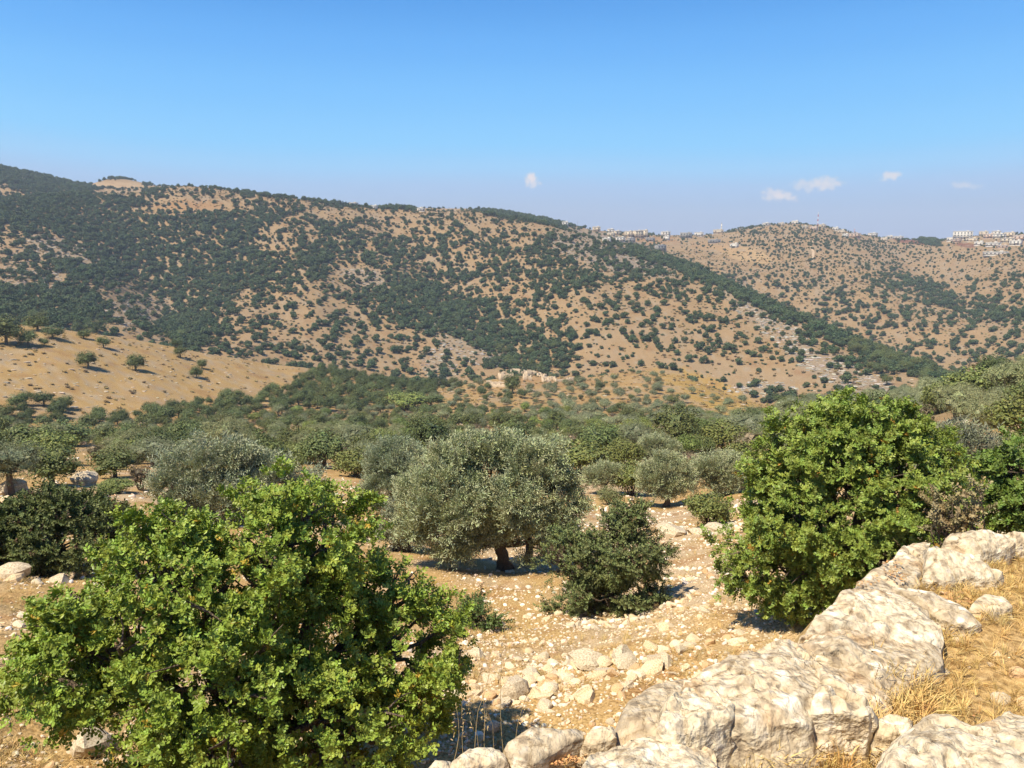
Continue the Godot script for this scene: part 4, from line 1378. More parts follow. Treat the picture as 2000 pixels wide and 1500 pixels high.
func build_heroes() -> void:
	var carob_mesh := carob_leaf()
	var olive_mesh := olive_sprig()
	var scrub_mesh := scrub_sprig()
	# near carob, spreading over the lower corner
	var foot := at_distance(470, 1490, 7.2)
	foot.y = land(foot.x, foot.z)
	var t := base("carob_tree", foot)
	var lobes := spread_lobes(foot, 7.2, [[520, 1080, 170, 120, 0.0], [400, 1150, 190, 130, 0.2], [640, 1060, 110, 110, -0.1], [250, 1260, 160, 120, 0.2], [110, 1330, 95, 90, 0.2], [420, 1330, 190, 120, 0.7], [610, 1250, 130, 130, 0.1], [790, 1260, 120, 110, 0.1], [770, 1160, 70, 60, 0.0], [620, 1400, 190, 100, 0.7], [400, 1460, 150, 70, 0.7], [840, 1330, 75, 70, 0.2], [560, 980, 90, 55, 0.0], [140, 1210, 60, 55, 0.1], [700, 1460, 110, 60, 0.6], [330, 1060, 90, 70, 0.0]])
	limbs(t, lobes, Vector3.ZERO, 0.16, 0.35, 7, 0.008)
	foliage(t, carob_mesh, mats.carob_leaf, sprays(lobes, 110.0, -0.3, 0.4, 5, 0.9, 1.7, 0.5, 0.5, 0.88), Color(0.235, 0.315, 0.052), 0.32, [0.015, Color(0.42, 0.30, 0.05)], 280)
	tag(t, "broad bright green carob tree filling the lower corner of the slope", "carob tree")
	# round carob behind the ledge
	foot = at_distance(1640, 1235, 11.0)
	foot.y = land(foot.x, foot.z)
	t = base("carob_tree", foot)
	lobes = spread_lobes(foot, 11.0, [[1640, 1000, 165, 150, 0.0], [1680, 860, 120, 80, 0.0], [1590, 900, 110, 90, 0.1], [1760, 960, 110, 110, 0.1], [1520, 1090, 105, 90, 0.1], [1560, 1000, 95, 100, 0.3], [1700, 1060, 130, 100, 0.5], [1580, 1150, 100, 55, 0.2], [1800, 930, 75, 90, -0.3], [1640, 820, 60, 40, 0.0], [1480, 1130, 70, 50, 0.1], [1740, 830, 60, 45, 0.0], [1640, 1120, 90, 70, 0.4], [1840, 980, 55, 60, -0.4]])
	limbs(t, lobes, Vector3.ZERO, 0.15, 0.3, 7, 0.009)
	foliage(t, carob_mesh, mats.carob_leaf, sprays(lobes, 100.0, -0.32, 0.42, 5, 0.9, 1.5, 0.5, 0.55, 0.95), Color(0.215, 0.285, 0.058), 0.32, [0.012, Color(0.45, 0.26, 0.06)], 180)
	tag(t, "large round green carob tree rising behind the rock ledge", "carob tree")
	# third carob at the margin
	foot = at_distance(1985, 1040, 13.5)
	foot.y = land(foot.x, foot.z)
	t = base("carob_tree", foot)
	lobes = spread_lobes(foot, 13.5, [[1990, 940, 70, 60, 0.0], [1960, 985, 50, 45, 0.2], [2060, 930, 90, 90, 0.0], [2040, 1000, 80, 50, 0.3], [1945, 935, 40, 40, 0.0]])
	limbs(t, lobes, Vector3.ZERO, 0.12, 0.3, 6, 0.009)
	foliage(t, carob_mesh, mats.carob_leaf, sprays(lobes, 50.0, -0.3, 0.45, 5, 0.95, 1.8, 0.45, 0.8, 1.15), Color(0.14, 0.21, 0.045), 0.3, [0.012, Color(0.45, 0.26, 0.06)], 0)
	tag(t, "green carob half cut off by the picture's edge, beyond the last ledge rock", "carob tree")
	# the big old olive with leaning trunks
	foot = hit(988, 1112)
	t = base("olive_tree", foot)
	var d := Vector2(foot.x, foot.z).length()
	lobes = spread_lobes(foot, d, [[950, 915, 80, 60, 0.0], [880, 935, 60, 60, 0.2], [1040, 935, 65, 65, 0.2], [890, 985, 75, 60, 0.8], [995, 985, 60, 50, 0.9], [850, 1010, 62, 48, 0.7], [1085, 985, 45, 58, 0.2], [1000, 890, 55, 32, -0.2], [835, 960, 45, 60, 0.2], [1065, 1025, 45, 36, 0.7], [890, 1028, 36, 24, 0.9], [925, 884, 40, 25, 0.0], [1000, 1025, 34, 24, 0.8], [862, 1060, 34, 26, 0.9], [1045, 1062, 36, 28, 0.5], [940, 1035, 30, 20, 0.3], [905, 1066, 24, 16, 1.0], [1085, 1050, 28, 26, 0.4]])
	limbs(t, lobes, Vector3.ZERO, 0.17, 0.45, 8, 0.012)
	var st := begin()
	var other := hit(905, 1088) - foot
	tube(st, bent(other - Vector3(0, 0.3, 0), Vector3(-0.9, 1.7, 0.2), 7, 0.25), 0.24, 0.13, 12, 0.5)
	put("trunk", wood(st), mats.bark, t)
	st = begin()
	other = hit(1035, 1092) - foot
	tube(st, bent(other - Vector3(0, 0.3, 0), Vector3(0.3, 2.1, 0.0), 7, 0.2), 0.13, 0.09, 10, 0.5)
	put("trunk", wood(st), mats.bark, t)
	foliage(t, olive_mesh, mats.olive_leaf, sprays(lobes, 70.0, -0.22, 0.4, 3, 0.6, 0.75, 0.55, 0.95, 1.5), Color(0.345, 0.37, 0.21), 0.25, [0.03, Color(0.16, 0.13, 0.05)], 0)
	tag(t, "big old silver-green olive with several leaning trunks at the centre of the slope", "olive tree")
	# its neighbour at the back
	foot = hit(800, 1012)
	t = base("olive_tree", foot)
	d = Vector2(foot.x, foot.z).length()
	lobes = spread_lobes(foot, d, [[780, 905, 55, 40, 0.0], [765, 950, 48, 48, 0.2], [810, 940, 45, 55, 0.0], [750, 915, 32, 32, 0.0]])
	limbs(t, lobes, Vector3.ZERO, 0.25, 0.45, 6, 0.012)
	foliage(t, olive_mesh, mats.olive_leaf, sprays(lobes, 40.0, -0.4, 0.4, 3, 0.6, 0.7, 0.35, 1.1, 1.7), Color(0.29, 0.325, 0.205), 0.22, [0.02, Color(0.16, 0.13, 0.05)], 0)
	tag(t, "upright pale olive close behind the big old olive", "olive tree")
	# stump with young shoots
	foot = hit(787, 1076)
	t = base("olive_tree", foot)
	d = Vector2(foot.x, foot.z).length()
	lobes = spread_lobes(foot, d, [[785, 1028, 35, 28, 0.0], [815, 1040, 30, 25, 0.2], [765, 1018, 25, 20, 0.0]])
	limbs(t, lobes, Vector3.ZERO, 0.2, 0.5, 5, 0.01)
	foliage(t, olive_mesh, mats.olive_leaf, sprays(lobes, 40.0, -0.4, 0.3, 3, 0.6, 1.0, 0.35, 0.9, 1.4), Color(0.26, 0.28, 0.185), 0.2, [0.02, Color(0.16, 0.13, 0.05)], 0)
	tag(t, "low olive shoots on a thick split stump beside the big old olive", "olive tree")
	# three olives in the sun beyond the oak bush, and one above them
	for q in [[1300, 990, [[1300, 925, 40, 28, 0.0], [1275, 938, 28, 22, 0.1], [1328, 938, 26, 24, 0.0], [1300, 945, 36, 18, 0.2], [1312, 910, 24, 16, 0.0]], "round olive on a short dark trunk in full sun, its shadow on the stones", 0.15], [1184, 966, [[1184, 925, 28, 14, 0.0], [1162, 932, 20, 11, 0.0], [1206, 928, 18, 12, 0.0]], "small flat-topped olive with a pale upright trunk", 0.12], [1402, 970, [[1400, 915, 45, 24, 0.0], [1372, 930, 30, 20, 0.0], [1440, 925, 34, 22, 0.0], [1415, 938, 36, 14, 0.2], [1462, 938, 18, 14, 0.0]], "wide olive with two slanting trunks beside the round carob", 0.13], [1285, 908, [[1285, 872, 32, 18, 0.0], [1262, 884, 22, 15, 0.0], [1308, 882, 22, 16, 0.0]], "grey-green olive standing above the round olive", 0.16]]:
		foot = hit(q[0], q[1])
		t = base("olive_tree", foot)
		d = Vector2(foot.x, foot.z).length()
		lobes = spread_lobes(foot, d, q[2])
		limbs(t, lobes, Vector3.ZERO, q[4], 0.55, 5, 0.012)
		if q[0] == 1402:
			st = begin()
			other = hit(1420, 968) - foot
			tube(st, bent(other - Vector3(0, 0.2, 0), Vector3(1.25, 1.15, 0.0), 6, 0.1), 0.13, 0.09, 10, 0.5)
			put("trunk", wood(st), mats.bark, t)
		foliage(t, olive_mesh, mats.olive_leaf, sprays(lobes, 34.0, -0.4, 0.25, 3, 0.6, 0.8, 0.5, 1.3, 2.1), Color(0.34, 0.36, 0.205), 0.24, [0.02, Color(0.16, 0.13, 0.05)], 0)
		tag(t, q[3], "olive tree")
	# silvery olive behind the near carob
	foot = hit(455, 1020)
	t = base("olive_tree", foot)
	d = Vector2(foot.x, foot.z).length()
	lobes = spread_lobes(foot, d, [[395, 915, 55, 42, 0.0], [450, 905, 45, 34, 0.0], [500, 925, 45, 30, 0.0], [550, 932, 45, 26, 0.0], [430, 965, 80, 42, 0.3], [338, 950, 34, 38, 0.1], [592, 948, 34, 20, 0.0], [360, 1000, 40, 26, 0.2], [425, 885, 30, 20, 0.0]])
	limbs(t, lobes, Vector3.ZERO, 0.26, 0.4, 6, 0.012)
	foliage(t, olive_mesh, mats.olive_leaf, sprays(lobes, 36.0, -0.35, 0.35, 3, 0.5, 0.8, 0.7, 1.1, 1.8), Color(0.34, 0.365, 0.235), 0.22, [0.02, Color(0.16, 0.13, 0.05)], 0)
	tag(t, "pale silvery olive showing behind the top of the near carob", "olive tree")
	# olive beyond the round carob
	foot = hit(1890, 995)
	t = base("olive_tree", foot)
	d = Vector2(foot.x, foot.z).length()
	lobes = spread_lobes(foot, d, [[1890, 890, 55, 38, 0.0], [1860, 920, 50, 45, 0.0], [1920, 915, 50, 45, 0.0], [1880, 955, 60, 35, 0.2]])
	limbs(t, lobes, Vector3.ZERO, 0.2, 0.4, 6, 0.012)
	foliage(t, olive_mesh, mats.olive_leaf, sprays(lobes, 34.0, -0.35, 0.35, 3, 0.55, 0.8, 0.5, 1.1, 1.7), Color(0.23, 0.24, 0.155), 0.22, [0.02, Color(0.16, 0.13, 0.05)], 0)
	tag(t, "greyish olive between the round carob and the carob at the margin", "olive tree")
	# evergreen oak bush with bare twigs below
	foot = hit(1195, 1186)
	t = base("oak_shrub", foot)
	d = Vector2(foot.x, foot.z).length()
	lobes = spread_lobes(foot, d, [[1220, 1035, 52, 34, 0.0], [1200, 1085, 95, 42, 0.2], [1090, 1095, 35, 30, 0.1], [1120, 1090, 55, 42, 0.0], [1265, 1085, 42, 42, 0.1], [1110, 1060, 35, 28, -0.1], [1190, 1165, 95, 28, 0.4], [1120, 1185, 45, 18, 0.3], [1270, 1170, 40, 22, 0.2], [1230, 1000, 35, 20, 0.0], [1175, 1125, 70, 25, -0.2]])
	limbs(t, lobes, Vector3.ZERO, 0.1, 0.25, 10, 0.008)
	foliage(t, scrub_mesh, mats.small_leaf, sprays(lobes, 72.0, -0.2, 0.35, 3, 0.7, 1.3, 0.35, 0.8, 1.4), Color(0.165, 0.195, 0.07), 0.25, [0.03, Color(0.14, 0.1, 0.05)], 0)
	tag(t, "ragged dark oak bush with bare twigs underneath, beside the big old olive", "shrub")
	# dark thicket
	foot = hit(100, 1112)
	t = base("oak_shrub", foot)
	d = Vector2(foot.x, foot.z).length()
	lobes = spread_lobes(foot, d, [[100, 1015, 75, 40, 0.0], [180, 1030, 60, 38, 0.1], [20, 1035, 70, 38, 0.0], [120, 1065, 95, 34, 0.5], [-50, 1045, 60, 45, 0.0], [30, 1085, 75, 26, 0.4], [225, 1020, 30, 22, 0.0], [240, 1065, 26, 20, 0.0], [100, 978, 40, 20, 0.0]])
	limbs(t, lobes, Vector3.ZERO, 0.13, 0.25, 9, 0.01)
	foliage(t, scrub_mesh, mats.small_leaf, sprays(lobes, 56.0, -0.22, 0.35, 3, 0.7, 1.0, 0.4, 1.0, 1.7), Color(0.115, 0.138, 0.04), 0.25, [0.03, Color(0.14, 0.08, 0.05)], 0)
	tag(t, "wide dark evergreen thicket at the edge of the yellow field", "shrub")
	# small shrub by the tip of the near carob
	foot = hit(935, 1226)
	t = base("oak_shrub", foot)
	d = Vector2(foot.x, foot.z).length()
	lobes = spread_lobes(foot, d, [[925, 1195, 26, 24, 0.0], [948, 1212, 26, 18, 0.2]])
	limbs(t, lobes, Vector3.ZERO, 0.05, 0.3, 6, 0.006)
	foliage(t, scrub_mesh, mats.small_leaf, sprays(lobes, 80.0, -0.4, 0.3, 3, 0.7, 2.0, 0.4, 0.8, 1.2), Color(0.12, 0.175, 0.05), 0.25, [0.02, Color(0.14, 0.08, 0.05)], 0)
	tag(t, "small green bush alone on the stones by the near carob's tip", "shrub")
	# dry bush on the ledge rim
	foot = at_distance(1868, 1040, 8.0)
	foot.y = land(foot.x, foot.z)
	t = base("dry_shrub", foot)
	lobes = spread_lobes(foot, 8.0, [[1868, 1010, 34, 34, 0.0], [1850, 1000, 24, 40, 0.0], [1890, 985, 26, 40, 0.0]])
	limbs(t, lobes, Vector3.ZERO, 0.04, 0.3, 12, 0.004)
	foliage(t, scrub_mesh, mats.dry, sprays(lobes, 70.0, -0.2, 0.2, 2, 0.5, 2.0, 0.7, 0.6, 1.0), Color(0.32, 0.26, 0.13), 0.25, [0.05, Color(0.14, 0.12, 0.05)], 0)
	tag(t, "sparse brownish bush between the round carob and the rounded ledge rock", "dry shrub")

# single plants of the middle distance: column and row of the foot, width and height in the photograph, kind, label
func build_middle() -> void:
	var list := [
		[1385, 1030, 112, 64, "scrub", "low dark green shrub on the grey rock ledge"],
		[1130, 925, 165, 62, "scrub", "broad dark green thicket behind the big olive's crown"],
		[1232, 968, 90, 66, "scrub", "dark shrub between the flat-topped olive and the round olive"],
		[1190, 985, 60, 34, "grey", "low greyish bush under the flat-topped olive"],
		[1342, 902, 60, 52, "green", "bright green shrub beside the pale rocky gully"],
		[1238, 903, 18, 22, "dry", "tiny reddish dry shrub on the bare clearing"],
		[1105, 880, 70, 34, "dry", "brown dry shrub at the top of the clearing"],
		[1246, 858, 78, 36, "green", "bright green umbrella-shaped tree above the clearing"],
		[1182, 885, 48, 36, "olive", "small olive at the rim of the clearing"],
		[1290, 852, 58, 26, "dry", "brownish leafless shrub beside the umbrella-shaped tree"],
		[1420, 882, 120, 55, "scrub", "dark shrub mass next to the top of the round carob"],
		[1470, 900, 90, 60, "dry", "tall brown dry shrub touching the round carob"],
		[1455, 860, 110, 50, "olive", "olive behind the brown dry shrub by the round carob"],
		[1500, 835, 90, 36, "grey", "grey-green shrub over the round carob's shoulder"],
		[1835, 808, 84, 52, "scrub", "dark shrub above a patch of bare rock on the far shoulder"],
		[1868, 822, 98, 62, "olive", "domed silvery olive next to the dark shrub on the far shoulder"],
		[1912, 868, 96, 80, "olive", "large grey olive casting shade on yellow grass on the far shoulder"],
		[1958, 832, 84, 52, "olive", "wide low olive near the margin on the far shoulder"],
		[1912, 782, 120, 54, "scrub", "dark double shrub crowning the far shoulder"],
		[1975, 772, 92, 52, "grey", "pale shrub beside the double shrub on the far shoulder"],
		[1985, 900, 70, 46, "scrub", "green shrub behind the carob at the margin"],
		[1795, 838, 58, 46, "dry", "straw-brown bush beside the round carob's crown"],
		[1845, 880, 36, 28, "scrub", "small dark shrub in the yellow grass under the large grey olive"],
		[1770, 815, 90, 36, "olive", "olive half hidden by the round carob's top"],
		[25, 968, 120, 92, "olive", "dark old olive cut by the picture's edge, rock at its foot"],
		[105, 950, 112, 68, "oak", "round dark oak at the corner of the yellow field"],
		[222, 935, 92, 52, "oak", "spreading dark oak in the middle of the yellow field"],
		[225, 962, 80, 22, "scrub", "low green mat of scrub before the spreading oak"],
		[275, 958, 50, 48, "dry", "leafless brown bush in the yellow field"],
		[300, 912, 112, 52, "olive", "broad dull olive with a twisted trunk behind the leafless bush"],
		[188, 898, 42, 28, "dry", "reddish dry bush at the top of the yellow field"],
		[60, 900, 130, 58, "oak", "dark oak clump on the near side of the valley woods"],
		[130, 870, 110, 42, "oak", "dense oak at the head of the yellow field"],
		[355, 895, 90, 46, "oak", "dark oak next to the pale silvery olive"],
		[620, 912, 50, 42, "dry", "reddish dry bush beside a bare patch"],
		[700, 930, 120, 52, "scrub", "dark scrub before the bare patch"],
		[590, 905, 95, 36, "scrub", "olive-green scrub over the pale silvery olive"],
		[745, 880, 80, 42, "scrub", "green scrub behind the upright pale olive"],
		[1560, 815, 80, 30, "oak", "dark oak on the near rim beside the round carob's peak"],
		[1000, 768, 44, 38, "oak", "tall leafy tree before the stone ruins"],
		[800, 800, 110, 32, "green", "bright green tree mass on the saddle before the ruins"],
		[845, 795, 60, 26, "oak", "dark tree beside the bright green mass on the saddle"],
	]
	for l in list:
		var p := hit(l[0], l[1])
		var k := (p - EYE).length() / FOCAL
		plant(l[4], p, l[2] * k, l[3] * k * 1.08, l[5])
	# lone oaks on the golden hill
	for l in [[12, 672, 66, 44, "large dark oak at the golden hill's upper margin"], [53, 676, 40, 26, "wide oak next to the large one on the golden hill"], [72, 646, 48, 26, "dark oak on the golden hill's crest, beside the wide one"], [103, 661, 44, 20, "low oak below the golden hill's crest"], [164, 662, 28, 15, "small grey oak on the golden hill below the crest"], [187, 652, 46, 24, "broad oak astride the golden hill's skyline"], [203, 679, 31, 19, "round oak midway up the golden hill"], [171, 718, 40, 28, "lone oak in the middle of the golden hill"], [266, 724, 40, 29, "darkest lone oak, lowest in the middle of the golden hill"], [352, 699, 30, 20, "oak near the golden hill's descending crest"], [384, 739, 30, 22, "lower of two neighbouring oaks on the golden hill"], [395, 720, 24, 17, "upper of two neighbouring oaks on the golden hill"], [86, 676, 22, 14, "dwarf oak beside the wide oak on the golden hill"], [346, 680, 26, 17, "oak leaning over the golden hill's crest line"]]:
		var p := hit(l[0], l[1])
		var k := (p - EYE).length() / FOCAL
		plant("oak", p, l[2] * k, l[3] * k * 1.1, l[4])
	# the grove and scrub that cover the slope down to the valley
	var zones := []   # [position, kind, width, height, share of the view]
	for i in 13000:
		var d := 44.0 * pow(8.2, rng.randf()) if i < 5200 else rng.randf_range(180.0, 375.0)
		var az := deg_to_rad(rng.randf_range(-37, 37))
		var p := Vector3(d * sin(az), 0, -d * cos(az))
		p.y = land(p.x, p.z)
		var at := seen_at(p)
		var kind := "scrub"
		var much := 0.0
		var need_more := 1.0
		var n := tint_noise.get_noise_2d(p.x / 14.0, p.z / 14.0)
		if at.y > 920.0 or at.y < 640.0:
			continue
		if at.x < 620.0 and at.y < 840.0 - maxf(0.0, (at.x - 420.0)) * 0.35:
			# the golden hill is bare but for a belt of oaks along its foot
			much = 0.0
			var belt: float = absf(at.y - (820.0 - 0.14 * (at.x - 150.0)))
			if at.x > 190.0 and at.y > 816.0 - 0.14 * (at.x - 200.0) and at.y < 856.0:
				much = 0.95
			if at.x < 130.0 and absf(at.y - 815.0) < 26.0:
				much = 0.95
			if at.x > 575.0 and at.y > 738.0:
				much = maxf(much, 0.7)
			kind = "oak"
		elif at.y < 800.0 and at.x < 890.0 - (at.y - 750.0) * 2.2 + 60.0 * n:
			much = 0.95
			kind = "oak"
		elif at.y < 800.0 and at.x < 1480.0 and at.y > 715.0:
			# the knoll: olives on dry grass, thinner towards its top and its bare flank
			much = clampf((at.y - 742.0) / 60.0, 0.04, 0.62)
			need_more = 2.0
			if at.x > 1320.0 and at.y < 810.0 - (1480.0 - at.x) * 0.35:
				much *= 0.05
			if at.x > 1310.0 and at.x < 1500.0 and p.z * p.z + p.x * p.x > 190.0 * 190.0:
				much *= 0.25
			if Vector2((at.x - 1000.0) / 70.0, (at.y - 745.0) / 22.0).length() < 1.0:
				much = 0.0
			kind = "olive" if rng.randf() < 0.62 else ("oak" if rng.randf() < 0.6 else "grey")
		else:
			much = 0.6 - 0.2 * smooth(850.0, 920.0, at.y) + 0.7 * n
			var r := rng.randf() + 0.5 * n
			kind = "olive" if r < 0.28 else ("grey" if r < 0.4 else ("scrub" if r < 0.66 else ("oak" if r < 0.82 else ("green" if r < 0.95 else "dry"))))
			if at.x > 1050.0 and at.y < 840.0 and rng.randf() < 0.6:
				kind = "olive"
			for e in [[1430, 800, 80, 22], [920, 765, 60, 12], [165, 900, 70, 26], [1290, 900, 60, 40], [1110, 885, 45, 20], [650, 885, 50, 16], [300, 935, 90, 20], [1820, 830, 60, 26], [1170, 925, 30, 60], [1470, 790, 70, 14], [830, 775, 60, 8]]:
				if Vector2((at.x - e[0]) / e[2], (at.y - e[1]) / e[3]).length() < 1.0:
					much *= 0.08
			if at.x > 1770.0 and at.y > 755.0:
				much *= 0.16
		if rng.randf() > much:
			continue
		var wide: float = {"oak": 5.6, "olive": 4.6, "scrub": 4.2, "green": 4.2, "grey": 3.8, "dry": 2.8}[kind] * rng.randf_range(0.5, 1.15)
		var tall: float = wide * SIZE[kind][1] / SIZE[kind][0] * rng.randf_range(0.7, 1.05)
		var crowded := false
		var need := wide * (0.33 if much > 0.93 else 0.47) * need_more
		for q in planted:
			if absf(q.x - p.x) < q.y + need and absf(q.z - p.z) < q.y + need and Vector2(q.x - p.x, q.z - p.z).length() < q.y * 0.72 + need:
				crowded = true
				break
		if crowded:
			continue
		planted.append(Vector3(p.x, wide * 0.5, p.z))
		zones.append([p, kind, wide, tall, wide * tall / d / d, at])
	zones.sort_custom(func(a, b): return a[4] > b[4])
	var kept := {}
	var far_places := {}
	for z in zones:
		var kind: String = z[1]
		var sort: String = SORT[kind]
		kept[sort] = kept.get(sort, 0) + 1
		var at: Vector2 = z[5]
		if kept[sort] < 235 and at.x > -40 and at.x < 2040:
			var where := near_words(at)
			var size_: String = "small" if z[2] < SIZE[kind][0] * 0.78 else ("broad" if z[2] > SIZE[kind][0] * 1.1 else "mid-sized")
			var look: String = {"oak": "dark evergreen oak", "olive": "silver-green olive", "scrub": "dark oak scrub bush", "green": "bright green pistachio shrub", "dry": "brown dry shrub", "grey": "grey-green bush"}[kind]
			var what := told_apart("%s %s %s" % [size_, look, where], at)
			plant(kind, z[0], z[2], z[3], what, what)
		else:
			if not far_places.has(kind):
				far_places[kind] = [[], []]
			var s: float = z[2] / SIZE[kind][0]
			far_places[kind][0].append(Transform3D(Basis(Vector3.UP, rng.randf() * TAU).scaled(Vector3(s, s, s)), z[0]))
			far_places[kind][1].append(varied(Color(1, 1, 1), 0.15))
	for kind in far_places:
		var o := many("distant_" + kind + "_wood", crowns[kind][0], mats[LEAF[kind]], far_places[kind][0], far_places[kind][1])
		tag(o, "more distant " + SORT[kind] + " growth in the valley grove", "woodland", "", "stuff")

const LANDMARKS := [
	[120, 1050, "the dark thicket"], [60, 1170, "the yellow field's near edge"], [165, 940, "the whitish rock hump"], [25, 900, "the half-cut dark olive"], [222, 910, "the spreading oak of the yellow field"], [300, 885, "the twisted-trunk olive"], [275, 935, "the leafless brown bush"],
	[430, 920, "the pale silvery olive"], [700, 905, "the bare patch in the scrub"], [780, 900, "the upright pale olive"], [620, 890, "the reddish dry bush"], [960, 860, "the big olive's crown"], [990, 1090, "the big olive's trunk"], [785, 1060, "the split olive stump"],
	[1200, 1090, "the ragged oak bush"], [935, 1210, "the small lone bush"], [1000, 1300, "the near carob's tip"], [1140, 1290, "the tilted grey block"], [1215, 1280, "the rust-hollow block"], [1190, 1190, "the ragged bush's foot"], [1400, 1160, "the stony ground before the round carob"], [1480, 1230, "the round carob's shadow"], [1300, 1380, "the grey sloping slab"], [1060, 1440, "the low flat slabs"], [100, 1400, "the near carob's outer twigs"], [300, 1480, "the near carob's foot"],
	[1300, 940, "the round sunlit olive"], [1184, 935, "the flat-topped olive"], [1410, 930, "the two-trunked olive"], [1385, 1000, "the low green ledge shrub"], [1285, 880, "the grey-green olive"], [1130, 895, "the broad thicket"], [1240, 890, "the bare clearing"], [1246, 840, "the umbrella-shaped tree"], [1345, 870, "the pale rocky gully"], [1470, 870, "the tall brown shrub"], [1430, 850, "the dark shrub mass"], [1560, 810, "the near rim oak"], [1680, 790, "the round carob's peak"],
	[1835, 790, "the far shoulder's dark shrub"], [1905, 840, "the large grey olive"], [1912, 760, "the dark double shrub"], [1960, 815, "the low margin olive"], [1830, 850, "the two thin posts"], [1890, 930, "the olive between the carobs"],
	[1010, 735, "the stone ruins"], [1100, 745, "the pale terrace wall"], [1300, 735, "the knoll's reddish wall"], [1430, 790, "the golden flank's tip"], [1380, 755, "the golden flank"], [1200, 740, "the knoll's crest"], [815, 790, "the saddle's bright green mass"], [1000, 780, "the tall tree before the ruins"], [1120, 790, "the grove's open rows"], [1250, 790, "the knoll's lower olives"],
	[170, 720, "the lone golden-hill oak"], [266, 725, "the darkest golden-hill oak"], [60, 660, "the golden hill's upper oaks"], [390, 735, "the paired golden-hill oaks"], [250, 800, "the golden hill's foot"], [60, 810, "the golden hill's near corner"], [480, 770, "the golden hill's lower slope"], [560, 735, "the golden hill's tip"], [680, 770, "the valley wood"], [760, 740, "the valley wood's far edge"], [420, 840, "the oak belt's end"], [560, 850, "the grove's middle"], [900, 830, "the grove behind the big olive"],
	[1240, 640, "the spur's widest clearing"], [1330, 760, "the spur's foot behind the golden flank"], [1420, 720, "the gully beside the white outcrop"], [1580, 760, "the spur's foot behind the round carob"], [1760, 760, "the spur's last rocks"], [1485, 765, "the white outcrop"], [1540, 640, "the cliffy spur rocks"], [1650, 720, "the spur's lower rocks"], [1300, 690, "the spur's open flank"], [900, 650, "the grey rocky rib"], [1880, 720, "the dry hillside at the spur's end"], [650, 660, "the tan rib"], [380, 640, "the wooded ravine"],
]

var said := {}

func told_apart(what: String, at: Vector2) -> String:   # a label that is taken says as well which way it lies, by other landmarks
	if said.has(what):
		var order := range(LANDMARKS.size())
		order.sort_custom(func(a, b): return at.distance_squared_to(Vector2(LANDMARKS[a][0], LANDMARKS[a][1])) < at.distance_squared_to(Vector2(LANDMARKS[b][0], LANDMARKS[b][1])))
		for i in range(1, 12):
			var more: String = what + ", towards " + LANDMARKS[order[i]][2]
			if not what.contains(LANDMARKS[order[i]][2]) and not said.has(more) and more.split(" ").size() <= 16:
				said[more] = true
				return more
	said[what] = true
	return what

func near_words(at: Vector2) -> String:
	var best := 1e9
	var which := 0
	for i in LANDMARKS.size():
		var off := at - Vector2(LANDMARKS[i][0], LANDMARKS[i][1])
		var d := off.x * off.x + off.y * off.y * 4.0
		if d < best:
			best = d
			which = i
	var off := at - Vector2(LANDMARKS[which][0], LANDMARKS[which][1])
	var how := "beside"
	if absf(off.y) * 2.2 > absf(off.x):
		how = "just above" if off.y < 0.0 else "just below"
	elif absf(off.x) > 60.0:
		how = "some way from"
	return how + " " + LANDMARKS[which][2]

